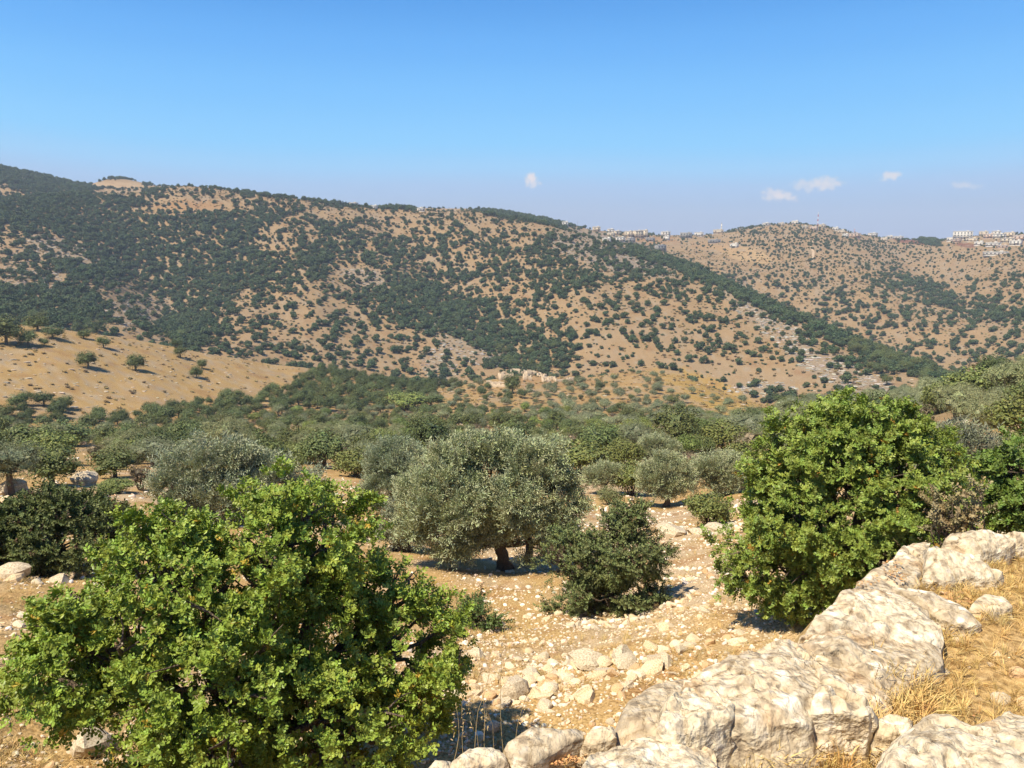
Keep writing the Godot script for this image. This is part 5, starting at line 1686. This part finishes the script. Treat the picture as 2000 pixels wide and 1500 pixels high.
func build_far_woods() -> void:
	var spots := []
	var step := 4.1
	var gx := -1000.0
	for ring in range(0, 318):
		var d := 385.0 + ring * step
		var arc := deg_to_rad(76.0) * d
		var count := int(arc / step)
		for i in count:
			if d > 900.0 and rng.randf() < 0.25:
				continue
			var az := deg_to_rad(-38.0) + deg_to_rad(76.0) * (i + rng.randf()) / count
			var dd := d + rng.randf_range(-0.5, 0.5) * step
			var x := dd * sin(az)
			var z := -dd * cos(az)
			var clump := tint_noise.get_noise_2d(x / 17.0, z / 17.0) + 0.5 * tint_noise.get_noise_2d(x / 55.0 + 9.0, z / 55.0)
			var y := land(x, z)
			var p := Vector3(x, y, z)
			var at := seen_at(p)
			if at.x < -60.0 or at.x > 2060.0:
				continue
			var cover := tree_cover(at, p)
			if cover < 0.02:
				continue
			# dense band along the spur's shaded brow
			if at.x > 1225.0 and at.x < 1900.0:
				var brow := spur_row(at.x)
				if at.y > brow - 4.0 and at.y < brow + 19.0 and d < 900.0:
					cover = 0.99
			var need := cover + 0.85 * clump * (1.0 - absf(cover * 2.0 - 1.0) * 0.6)
			if rng.randf() < pow(clampf(need, 0.0, 1.0), 1.15) * 0.95:
				var wide := (1.8 + 5.9 * pow(rng.randf(), 1.4)) * (0.8 + 0.35 * cover)
				if cover > 0.8:
					wide = maxf(wide, 4.3)
				elif at.x > 1300.0 and at.y < 540.0:
					wide *= 0.66
				spots.append([p, wide, wide / dd, at])
	# the ones that show largest become trees of their own
	spots.sort_custom(func(a, b): return a[2] > b[2])
	var places := [[], [], [], []]
	var tints := [[], [], [], []]
	var alone := 0
	for s in spots:
		var tone := Color(0.062, 0.10, 0.042).lerp(Color(0.09, 0.12, 0.05), rng.randf())
		var p: Vector3 = s[0]
		var at: Vector2 = s[3]
		var wide: float = s[1]
		if alone < 60 and at.x > 0 and at.x < 2000 and at.y < 760 and unhidden(p, wide * 0.5):
			alone += 1
			var where := "on the wooded slope opposite" if at.x < 1000 else ("on the stony spur across the valley" if at.y > spur_row(at.x) else "on the farther dry hillside")
			var size_: String = "small" if wide < 5.0 else ("broad" if wide > 7.0 else "mid-sized")
			var what := "%s round oak %s" % [size_, near_words(at)]
			what = told_apart(what, at)
			plant("oak", p, wide, wide * 0.8, what, what)
		else:
			var f := rng.randi() % 4
			var sc := wide / 6.0
			places[f].append(Transform3D(Basis(Vector3.UP, rng.randf() * TAU).scaled(Vector3(sc, sc * rng.randf_range(0.8, 1.15), sc)), p - Vector3(0, 0.3, 0)))
			tints[f].append(varied(tone, 0.2))
	for f in 4:
		var o := many("oak_woodland", crowns.far_oak[f], mats.far_leaf, places[f], tints[f])
		tag(o, "evergreen oak woodland dotting the dry slopes across the valley", "woodland", "oak woodland across the valley", "stuff")
	# low thorny cushions, dry tussocks and seedlings between the trees
	var tuft := leafy([[Vector3(0, 0.32, 0), Vector3(0.5, 0.35, 0.5)]], 60, 0.4, 0.7, Color(1, 1, 1), 0.3, 0.4, -0.9)
	var low := []
	var low_tints := []
	for i in 42000:
		var d := sqrt(rng.randf_range(180.0 * 180.0, 1100.0 * 1100.0)) if i < 38000 else rng.randf_range(190.0, 360.0)
		var az := deg_to_rad(rng.randf_range(-37, 37))
		var p := Vector3(d * sin(az), 0, -d * cos(az))
		p.y = land(p.x, p.z)
		var at := seen_at(p)
		if at.y > 850.0 or tint_noise.get_noise_2d(p.x / 11.0, p.z / 7.0) + rng.randf_range(-0.35, 0.35) < -0.05:
			continue
		if d < 420.0 and at.x < 640.0 and rng.randf() < 0.55:
			continue
		var s := rng.randf_range(0.5, 1.5) * (0.7 if d < 400.0 else 1.25)
		low.append(Transform3D(Basis(Vector3.UP, rng.randf() * TAU).scaled(Vector3(s * 1.3, s * 0.8, s * 1.3)), p))
		var r := rng.randf()
		if d < 400.0:
			r *= 0.62
		low_tints.append(varied(Color(0.40, 0.29, 0.13) if r < 0.5 else (Color(0.22, 0.16, 0.09) if r < 0.78 else Color(0.10, 0.12, 0.055)), 0.25))
	tag(many("low_scrub", tuft, mats.far_leaf, low, low_tints), "low dry tussocks and thorny cushions dotted over the hillsides", "scrub", "", "stuff")
	# grey limestone breaking through the slopes
	var forms := stone_shapes()
	var rocks := []
	var rock_tints := []
	for e in BARE:
		if e[5] > 0.45 or e[5] < 0.3:
			continue
		for i in int(e[2] * e[3] * 0.09):
			var a := rng.randf() * TAU
			var q := sqrt(rng.randf())
			var turn := deg_to_rad(e[4])
			var off := Vector2(cos(a) * q * e[2], sin(a) * q * e[3]).rotated(turn)
			var p := hit(e[0] + off.x, e[1] + off.y, 300.0)
			var s := rng.randf_range(0.8, 3.2)
			rocks.append(Transform3D(Basis.from_euler(Vector3(0, rng.randf() * TAU, rng.randf_range(-0.2, 0.2))).scaled(Vector3(s * 1.5, s, s)), p))
			rock_tints.append(varied(Color(0.36, 0.32, 0.265), 0.25))
	for i in 1350:
		var p := hit(rng.randf_range(0, 2000), rng.randf_range(480, 830), 120.0) if i < 1000 else hit(rng.randf_range(0, 620), rng.randf_range(660, 820), 150.0)
		if Vector2(p.x, p.z).length() > 180.0:
			var s := rng.randf_range(0.4, 1.8) if i < 1000 else rng.randf_range(0.25, 1.0)
			rocks.append(Transform3D(Basis.from_euler(Vector3(0, rng.randf() * TAU, rng.randf_range(-0.2, 0.2))).scaled(Vector3(s * 1.6, s * 0.8, s)), p))
			rock_tints.append(varied(Color(0.42, 0.35, 0.26), 0.2))
	var w := PackedColorArray()
	w.resize(forms[0].size())
	w.fill(Color.WHITE)
	tag(many("rock_outcrops", shape(forms[0], w), mats.stone, rocks, rock_tints), "grey limestone outcrops breaking through the far slopes", "rock", "", "stuff")

func spur_row(u: float) -> float:
	var t := [1240, 482, 1370, 528, 1500, 593, 1600, 641, 1700, 686, 1800, 720, 1880, 752, 2000, 800]
	for i in range(0, t.size() - 2, 2):
		if u < t[i + 2]:
			return lerpf(t[i + 1], t[i + 3], clampf((u - t[i]) / (t[i + 2] - t[i]), 0.0, 1.0))
	return 800.0


# ---------------------------------------------------------------- houses, ruins, masts
func block(st: SurfaceTool, centre: Vector3, size: Vector3) -> void:
	var h := size * 0.5
	for f in [[Vector3.RIGHT, Vector3.UP, Vector3.BACK], [Vector3.LEFT, Vector3.UP, Vector3.FORWARD], [Vector3.UP, Vector3.BACK, Vector3.RIGHT], [Vector3.DOWN, Vector3.FORWARD, Vector3.RIGHT], [Vector3.BACK, Vector3.UP, Vector3.LEFT], [Vector3.FORWARD, Vector3.UP, Vector3.RIGHT]]:
		var n: Vector3 = f[0]
		var u: Vector3 = f[1]
		var w: Vector3 = f[2]
		var a := centre + (n - u - w) * h
		var b := centre + (n + u - w) * h
		var c := centre + (n + u + w) * h
		var d := centre + (n - u + w) * h
		for p in [a, b, c, a, c, d]:
			st.add_vertex(p)

func box_mesh(centre: Vector3, size: Vector3) -> ArrayMesh:
	var st := begin()
	block(st, centre, size)
	st.generate_normals()
	return st.commit()

# a flat-roofed house: walls by storey, roof slab with parapet, windows and door set into shallow reveals
func house(called: String, at: Vector3, turn: float, size: Vector3, storeys: int, wall: String, label: String, category := "house", group := "", open_frame := false) -> Node3D:
	var o := base(called, at, turn)
	var w := size.x
	var h := size.y
	var d := size.z
	put("foundation", box_mesh(Vector3(0, -1.0, 0), Vector3(w * 0.98, 2.1, d * 0.98)), mats[wall], o)
	var rise := h / storeys
	if open_frame:
		for s in storeys + 1:
			put("floor_slab", box_mesh(Vector3(0, s * rise + 0.15, 0), Vector3(w, 0.35, d)), mats[wall], o)
		for s in storeys:
			for i in 5:
				for j in 2:
					put("column", box_mesh(Vector3((i / 4.0 - 0.5) * (w - 0.6), (s + 0.5) * rise + 0.16, (j - 0.5) * (d - 0.6)), Vector3(0.4, rise - 0.36, 0.4)), mats[wall], o)
			put("wall", box_mesh(Vector3(-w * 0.1, (s + 0.5) * rise + 0.16, d * 0.05), Vector3(w * 0.78, rise - 0.36, d * 0.3)), mats[wall], o)
	else:
		put("wall", box_mesh(Vector3(0, h * 0.5 + 0.05, 0), Vector3(w, h, d)), mats[wall], o)
		var roof := put("roof", box_mesh(Vector3(0, h + 0.22, 0), Vector3(w + 0.5, 0.35, d + 0.5)), mats.roof, o)
		for q in [[Vector3(0, h + 0.7, d * 0.5 + 0.1), Vector3(w + 0.4, 0.6, 0.2)], [Vector3(0, h + 0.7, -d * 0.5 - 0.1), Vector3(w + 0.4, 0.6, 0.2)], [Vector3(w * 0.5 + 0.1, h + 0.7, 0), Vector3(0.2, 0.6, d)], [Vector3(-w * 0.5 - 0.1, h + 0.7, 0), Vector3(0.2, 0.6, d)]]:
			put("parapet", box_mesh(q[0], q[1]), mats[wall], roof)
		put("stair_head", box_mesh(Vector3(w * 0.25, h + 1.3, -d * 0.15), Vector3(2.6, 1.8, 3.0)), mats[wall], roof)
		put("water_tank", box_mesh(Vector3(-w * 0.2, h + 1.05, 0), Vector3(1.2, 1.3, 1.2)), mats.metal, roof)
		var bays := maxi(2, int(w / 4.0))
		for s in storeys:
			for i in bays:
				var x := (float(i) + 0.5) / bays * w - w * 0.5
				if s == 0 and i == bays / 2:
					var dr := put("door", box_mesh(Vector3(x, 1.15, d * 0.5 + 0.02), Vector3(1.3, 2.3, 0.12)), mats.door, o)
					put("lintel", box_mesh(Vector3(x, 2.42, d * 0.5 + 0.05), Vector3(1.7, 0.22, 0.2)), mats[wall], dr)
				else:
					var wi := put("window", box_mesh(Vector3(x, s * rise + rise * 0.55, d * 0.5 + 0.02), Vector3(1.6, rise * 0.46, 0.1)), mats.window, o)
					put("sill", box_mesh(Vector3(x, s * rise + rise * 0.29, d * 0.5 + 0.1), Vector3(1.9, 0.14, 0.3)), mats[wall], wi)
			put("window", box_mesh(Vector3(-w * 0.5 - 0.02, s * rise + rise * 0.55, 0), Vector3(0.1, rise * 0.42, 1.5)), mats.window, o)
		if storeys > 1:
			put("balcony", box_mesh(Vector3(w * 0.2, rise + 0.1, d * 0.5 + 0.8), Vector3(w * 0.4, 0.2, 1.6)), mats[wall], o)
	tag(o, label, category, group)
	return o

func on_sky(u: float, v: float, start := 700.0) -> Vector3:
	var p := hit(u, v, start)
	return p

func build_village() -> void:
	# column and row of the foot, width and height as seen, storeys, wall, label, category
	var list := [
		[690, 403, 20, 7, 1, "cream_wall", "low cream house on the ridge beside the row of cypresses"],
		[731, 405, 14, 6, 1, "white_wall", "small white house on the ridge beyond the cypresses"],
		[822, 412, 14, 6, 1, "white_wall", "white house alone on the bare ridge top"],
		[1104, 441, 14, 9, 2, "white_wall", "white house at the end of the ridge's dark wood"],
		[1165, 449, 18, 10, 2, "cream_wall", "cream house first in line down the ridge"],
		[1193, 451, 14, 7, 1, "white_wall", "low white house second in line down the ridge"],
		[1192, 460, 20, 6, 1, "cream_wall", "long cream house below the low white one"],
		[1206, 458, 14, 8, 1, "cream_wall", "cream house next to the long cream one"],
		[1185, 472, 20, 7, 1, "white_wall", "white house lowest on the ridge above the spur's wood"],
		[1212, 471, 22, 9, 2, "white_wall", "white house with dark openings at the ridge's end"],
		[1233, 472, 16, 8, 1, "grey_wall", "grey house beside the one with dark openings"],
		[1228, 462, 16, 12, 2, "cream_wall", "sand-coloured house before the saddle"],
		[1246, 464, 20, 16, 3, "cream_wall", "tall sand-coloured block in the saddle's first cluster"],
		[1259, 463, 14, 16, 3, "cream_wall", "tall cream block next to the tall sand-coloured one"],
		[1270, 470, 22, 6, 1, "grey_wall", "dark-roofed low house in the saddle's first cluster"],
		[1300, 461, 20, 10, 2, "white_wall", "bright white house on the saddle's skyline"],
		[1302, 468, 12, 8, 1, "white_wall", "small white house under the bright one on the saddle"],
		[1290, 489, 22, 12, 2, "grey_wall", "bare grey concrete house on the red cutting"],
		[1340, 464, 26, 11, 2, "grey_wall", "long grey building on the saddle's skyline"],
		[1365, 461, 20, 8, 1, "white_wall", "pale flat building joining the long grey one"],
		[1395, 474, 26, 7, 1, "grey_wall", "low grey house above the sandy cutting"],
		[1434, 483, 16, 8, 1, "white_wall", "small house at the top of the sandy cutting"],
		[1497, 440, 14, 5, 1, "white_wall", "small white house on the hilltop's near shoulder"],
		[1553, 437, 14, 6, 1, "white_wall", "white house on the very top of the far hill"],
		[1526, 440, 12, 5, 1, "cream_wall", "cream house just short of the hilltop"],
		[1572, 446, 14, 5, 1, "cream_wall", "tan house under the hilltop trees"],
		[1590, 448, 14, 6, 1, "pink_wall", "pinkish house beside the lattice mast"],
		[1606, 444, 12, 6, 1, "cream_wall", "cream house beyond the lattice mast"],
		[1632, 449, 12, 5, 1, "white_wall", "white house past the hilltop's dark trees"],
		[1643, 455, 14, 6, 1, "cream_wall", "cream house at the foot of the hilltop's dark trees"],
		[1669, 464, 22, 9, 2, "pink_wall", "pinkish house with dark windows under the hilltop"],
		[1651, 462, 11, 5, 1, "white_wall", "pale blue-roofed shed beside the pinkish house"],
		[1705, 461, 16, 6, 1, "white_wall", "white house alone on the ridge before the ploughed field"],
		[1727, 470, 12, 6, 1, "cream_wall", "cream house at the upper end of the ploughed field"],
		[1738, 462, 12, 4, 1, "white_wall", "long low white shed on the ridge"],
		[1755, 463, 18, 4, 1, "white_wall", "white shed nearest the dark wood on the ridge"],
		[1858, 470, 14, 6, 1, "white_wall", "white house at the near edge of the far town"],
		[1868, 472, 16, 5, 1, "pink_wall", "pinkish low house beside the far town's red field"],
		[1898, 471, 20, 6, 1, "cream_wall", "cream house under the terraced block of the far town"],
		[1921, 460, 16, 8, 2, "cream_wall", "cream house behind the terraced block"],
		[1946, 456, 14, 7, 2, "white_wall", "white house topping the far town"],
		[1932, 465, 18, 8, 2, "pink_wall", "pink house in the far town's middle row"],
		[1952, 464, 20, 7, 2, "white_wall", "long white house in the far town's middle row"],
		[1972, 463, 18, 9, 2, "cream_wall", "sand-coloured house in the far town's middle row"],
		[1990, 470, 22, 10, 2, "pink_wall", "broad pinkish house at the picture's margin in the far town"],
		[1968, 473, 22, 8, 2, "cream_wall", "banded cream house in the far town's lower row"],
		[1984, 478, 20, 8, 2, "white_wall", "white house with balconies in the far town's lower row"],
		[1940, 480, 24, 6, 1, "white_wall", "long white house lowest in the far town"],
		[1912, 478, 16, 6, 1, "white_wall", "pale house with a light roof under the far town"],
		[1958, 483, 20, 4, 1, "pink_wall", "flat red-roofed house below the far town"],
		[1945, 497, 44, 5, 1, "white_wall", "long pale shed on the slope below the far town"],
	]
	var k := 0
	for l in list:
		var p := on_sky(l[0], l[1] + 0.5)
		# never in front of the skyline: a foot that misses the hill is set on it
		if Vector2(p.x, p.z).length() > 1490.0:
			p = on_sky(l[0], l[1] + 3.0)
		var m := (p - EYE).length() / FOCAL
		var wide: float = l[2] * m * 0.78
		var face: float = atan2(-p.x, -p.z) + [0.25, -0.3, 0.45, -0.12, 0.1][k % 5]
		house("house", p, face, Vector3(wide, l[3] * m * 0.78, minf(wide, 10.0)), l[4], l[5], l[6])
		k += 1
	var p := on_sky(1880, 467)
	var m := (p - EYE).length() / FOCAL
	house("concrete_block", p, atan2(-p.x, -p.z) + 0.1, Vector3(28 * m, 12 * m, 12), 3, "white_wall", "largest block of the far town, three storeys with rows of dark openings", "building")
	# pale yellow mosque with its minaret
	p = on_sky(1403, 456)
	m = (p - EYE).length() / FOCAL
	var o := house("mosque", p, atan2(-p.x, -p.z) + 0.15, Vector3(17 * m, 6 * m, 13), 1, "cream_wall", "pale yellow mosque with a slim minaret on the saddle", "mosque")
	var tower := put("minaret", box_mesh(Vector3(5.5, 8.0, -2.0), Vector3(1.7, 16.0, 1.7)), mats.white_wall, o)
	put("gallery", box_mesh(Vector3(5.5, 12.6, -2.0), Vector3(2.8, 0.7, 2.8)), mats.white_wall, tower)
	var spire := CylinderMesh.new()
	spire.top_radius = 0.05
	spire.bottom_radius = 0.8
	spire.height = 4.0
	spire.radial_segments = 8
	put("spire", spire, mats.grey_wall, tower).position = Vector3(5.5, 18.0, -2.0)
	var dome := SphereMesh.new()
	dome.radius = 2.6
	dome.height = 4.6
	put("dome", dome, mats.grey_wall, o).position = Vector3(-1.0, 6 * m, 0)
	# lattice mast and a small second one
	p = on_sky(1597, 441)
	mast(p, 24.0 * (p - EYE).length() / FOCAL, "tall red and white lattice mast on the hilltop")
	p = on_sky(1669, 456)
	mast(p, 9.0 * (p - EYE).length() / FOCAL, "short red mast on the ridge above the pinkish house")
	for q in [[1052, 433, 10, "thin pole on the ridge track, nearer the bare ridge top"], [1128, 440, 9, "thin pole on the ridge beside the white house at the wood's end"], [877, 412, 8, "thin pole on the bare ridge top"]]:
		p = on_sky(q[0], q[1])
		m = (p - EYE).length() / FOCAL
		o = base("utility_pole", p)
		var st := begin()
		tube(st, PackedVector3Array([Vector3(0, -0.5, 0), Vector3(0, q[2] * m, 0)]), 0.16, 0.11, 6)
		put("post", wood(st), mats.post_wood, o)
		put("crossbar", box_mesh(Vector3(0, q[2] * m - 0.6, 0), Vector3(2.0, 0.12, 0.12)), mats.post_wood, o)
		tag(o, q[3], "utility pole")
	# cypresses on the ridge
	var slim := leafy([[Vector3(0, 3.2, 0), Vector3(0.85, 3.3, 0.85)]], 420, 0.5, 0.6, Color(0.032, 0.05, 0.028), 0.3, 0.4, -0.9)
	var st2 := begin()
	tube(st2, PackedVector3Array([Vector3(0, -0.4, 0), Vector3(0, 2.0, 0)]), 0.16, 0.1, 6)
	var stem := wood(st2)
	var i := 0
	for q in [[660, 403, 11, "first"], [665, 404, 13, "second"], [670, 404, 12, "third"], [676, 404, 11, "fourth"], [681, 405, 10, "fifth"]]:
		p = on_sky(q[0], q[1])
		o = base("cypress_tree", p)
		put("trunk", stem, mats.bark, o)
		put("crown", slim, mats.far_leaf, o)
		o.scale = Vector3.ONE * (q[2] * (p - EYE).length() / FOCAL / 6.6)
		tag(o, "slim dark cypress, %s in the row on the ridge counting away from the pale hills" % q[3], "cypress", "cypresses on the ridge")
		i += 1
	# pale winding track down the far hill
	var way := [1588, 471, 1584, 478, 1586, 486, 1589, 494, 1587, 504, 1586, 514]
	var verts := PackedVector3Array()
	var points: Array[Vector3] = []
	for j in range(0, way.size() - 2, 2):
		for t in 6:
			points.append(on_sky(lerpf(way[j], way[j + 2], t / 6.0), lerpf(way[j + 1], way[j + 3], t / 6.0), 500.0))
	for j in points.size() - 1:
		var a := points[j]
		var b := points[j + 1]
		var side := Vector3(b.z - a.z, 0, a.x - b.x).normalized() * 1.6
		side = side if absf(side.x) > 0.9 else Vector3(1.6, 0, 0)
		var q := []
		for e in [a - side, a + side, b - side, b + side]:
			q.append(Vector3(e.x, land(e.x, e.z) + 0.5, e.z))
		verts.append_array(PackedVector3Array([q[0], q[2], q[1], q[1], q[2], q[3]]))
	tag(put("path", shape(verts), mats.pale_track), "pale dirt track winding down the far hill", "path", "", "structure")

func mast(p: Vector3, tall: float, label: String) -> void:
	var o := base("lattice_mast", p)
	var parts := 6
	for s in parts:
		var st := begin()
		var y0 := tall * s / parts
		var y1 := tall * (s + 1) / parts
		var r0 := lerpf(0.9, 0.3, float(s) / parts)
		var r1 := lerpf(0.9, 0.3, float(s + 1) / parts)
		for k in 4:
			var a := Vector3(1 if k < 2 else -1, 0, 1 if k % 3 == 0 else -1)
			var b := Vector3(1 if (k + 1) % 4 < 2 else -1, 0, 1 if (k + 1) % 4 % 3 == 0 else -1)
			tube(st, PackedVector3Array([a * r0 + Vector3(0, y0 - (0.5 if s == 0 else 0.0), 0), a * r1 + Vector3(0, y1, 0)]), 0.12, 0.12, 4)
			tube(st, PackedVector3Array([a * r0 + Vector3(0, y0, 0), b * r1 + Vector3(0, y1, 0)]), 0.07, 0.07, 4)
		put("mast_section", wood(st), mats.red_paint if s % 2 == 0 else mats.white_paint, o)
	tag(o, label, "mast")

# a wall of the ruined hamlet: uneven broken top, door or window holes, thickness
func ruined_wall(o: Node3D, at: Vector3, turn: float, long: float, tall: float, seed_: int, hole: bool) -> void:
	var st := begin()
	var n := 14
	var r := RandomNumberGenerator.new()
	r.seed = seed_
	var b := Basis(Vector3.UP, turn)
	var h := tall
	for i in n:
		h = clampf(h + r.randf_range(-0.5, 0.45), tall * 0.55, tall)
		var x := (float(i) + 0.5) / n * long - long * 0.5
		var wide := long / n
		var w := SurfaceTool.new()
		w.begin(Mesh.PRIMITIVE_TRIANGLES)
		var low := 0.0
		if hole and i >= n / 2 - 1 and i <= n / 2:
			low = minf(2.0, h - 0.5)
			block(w, Vector3(x, low + (h - low) * 0.5, 0), Vector3(wide * 1.001, h - low, 0.7))
		else:
			block(w, Vector3(x, h * 0.5 - 0.75, 0), Vector3(wide * 1.001, h + 1.5, 0.7 + 0.004 * (i % 3)))
		st.append_from(w.commit(), 0, Transform3D(b, at))
	st.generate_normals()
	put("wall", st.commit(), mats.ruin_wall, o)

func build_ruins() -> void:
	var k := 0
	for q in [[988, 741, 26, 7, "ruined stone house nearest the saddle, arched doorway in its front"], [1010, 733, 24, 6, "roofless stone house on the crest behind the arched one"], [1036, 734, 22, 6, "broad roofless stone house at the highest point of the ruins"], [1030, 742, 16, 6, "ruined square house of orange stone before the crest"], [1058, 736, 16, 4, "low tumbled house at the end of the crest"], [1066, 746, 14, 5, "small ruin with a slanting broken gable"], [1078, 743, 14, 4, "last tumbled enclosure of the ruins beside the pale terrace"]]:
		var p := hit(q[0], q[1], 200.0)
		var m := (p - EYE).length() / FOCAL
		var w: float = q[2] * m
		var h: float = q[3] * m * 1.75
		var o := base("ruined_house", p, atan2(-p.x, -p.z) + [0.3, -0.2, 0.5, 0.15, -0.4, 0.35, 0.1][k])
		ruined_wall(o, Vector3(0, 0, w * 0.3), 0.0, w, h, 100 + k, true)
		ruined_wall(o, Vector3(0, 0, -w * 0.3), 0.0, w, h * 1.15, 200 + k, k % 2 == 0)
		ruined_wall(o, Vector3(-w * 0.5 + 0.3, 0, 0), PI / 2, w * 0.6 - 0.75, h * 1.05, 300 + k, false)
		ruined_wall(o, Vector3(w * 0.5 - 0.3, 0, 0), PI / 2, w * 0.6 - 0.75, h * 0.9, 400 + k, false)
		tag(o, q[4], "ruined house")
		k += 1
	# dry-stone terrace walls about the ruins and the saddle
	for q in [[1085, 746, 1120, 745, "pale dry-stone terrace wall running on from the ruins"], [950, 752, 985, 748, "low dry-stone wall on the grass before the arched house"], [955, 758, 1000, 755, "second dry-stone wall step below the arched house"], [770, 789, 860, 781, "long dry-stone wall across the saddle"], [1290, 728, 1330, 736, "reddish dry-stone wall on the knoll's crest"]]:
		var a := hit(q[0], q[1], 200.0)
		var b := hit(q[2], q[3], 200.0)
		if a.distance_to(b) > 80.0:
			continue
		var o := base("dry_stone_wall", (a + b) * 0.5)
		o.position.y = minf(a.y, b.y)
		var along_ := b - a
		ruined_wall(o, Vector3(0, 0, 0), atan2(-along_.z, along_.x), Vector2(along_.x, along_.z).length(), 1.3 + absf(a.y - b.y), 500 + k, false)
		tag(o, q[4], "stone wall")
		k += 1
	for q in [[1824, 848, 22, "thin wooden post beside the round carob's crown, the taller of two"], [1842, 864, 16, "shorter thin wooden post in the yellow grass"]]:
		var p := hit(q[0], q[1], 20.0)
		var m := (p - EYE).length() / FOCAL
		var st := begin()
		tube(st, bent(Vector3(0, -0.2, 0), Vector3(0.08, q[2] * m, 0), 4, 0.03), 0.05, 0.04, 6)
		var o := put("wooden_post", wood(st), mats.post_wood)
		o.position = p
		tag(o, q[3], "post")


func _ready() -> void:
	rng.seed = 20240817
	tilt = Basis(Vector3.RIGHT, PITCH)
	build_air()
	prepare_land()
	prepare_materials()
	var stalk := StandardMaterial3D.new()
	stalk.albedo_color = lin(0.42, 0.3, 0.14)
	mats["stalk"] = stalk
	var clock := Time.get_ticks_msec()
	build_ground()
	print("ground ", Time.get_ticks_msec() - clock)
	build_ledge()
	print("ledge ", Time.get_ticks_msec() - clock)
	prepare_plants()
	print("plants ", Time.get_ticks_msec() - clock)
	build_heroes()
	print("heroes ", Time.get_ticks_msec() - clock)
	build_village()
	build_ruins()
	print("village ", Time.get_ticks_msec() - clock)
	build_middle()
	print("middle ", Time.get_ticks_msec() - clock)
	build_far_woods()
	print("far ", Time.get_ticks_msec() - clock)
	build_stones()
	print("stones ", Time.get_ticks_msec() - clock)
	build_grass()
	print("grass ", Time.get_ticks_msec() - clock)
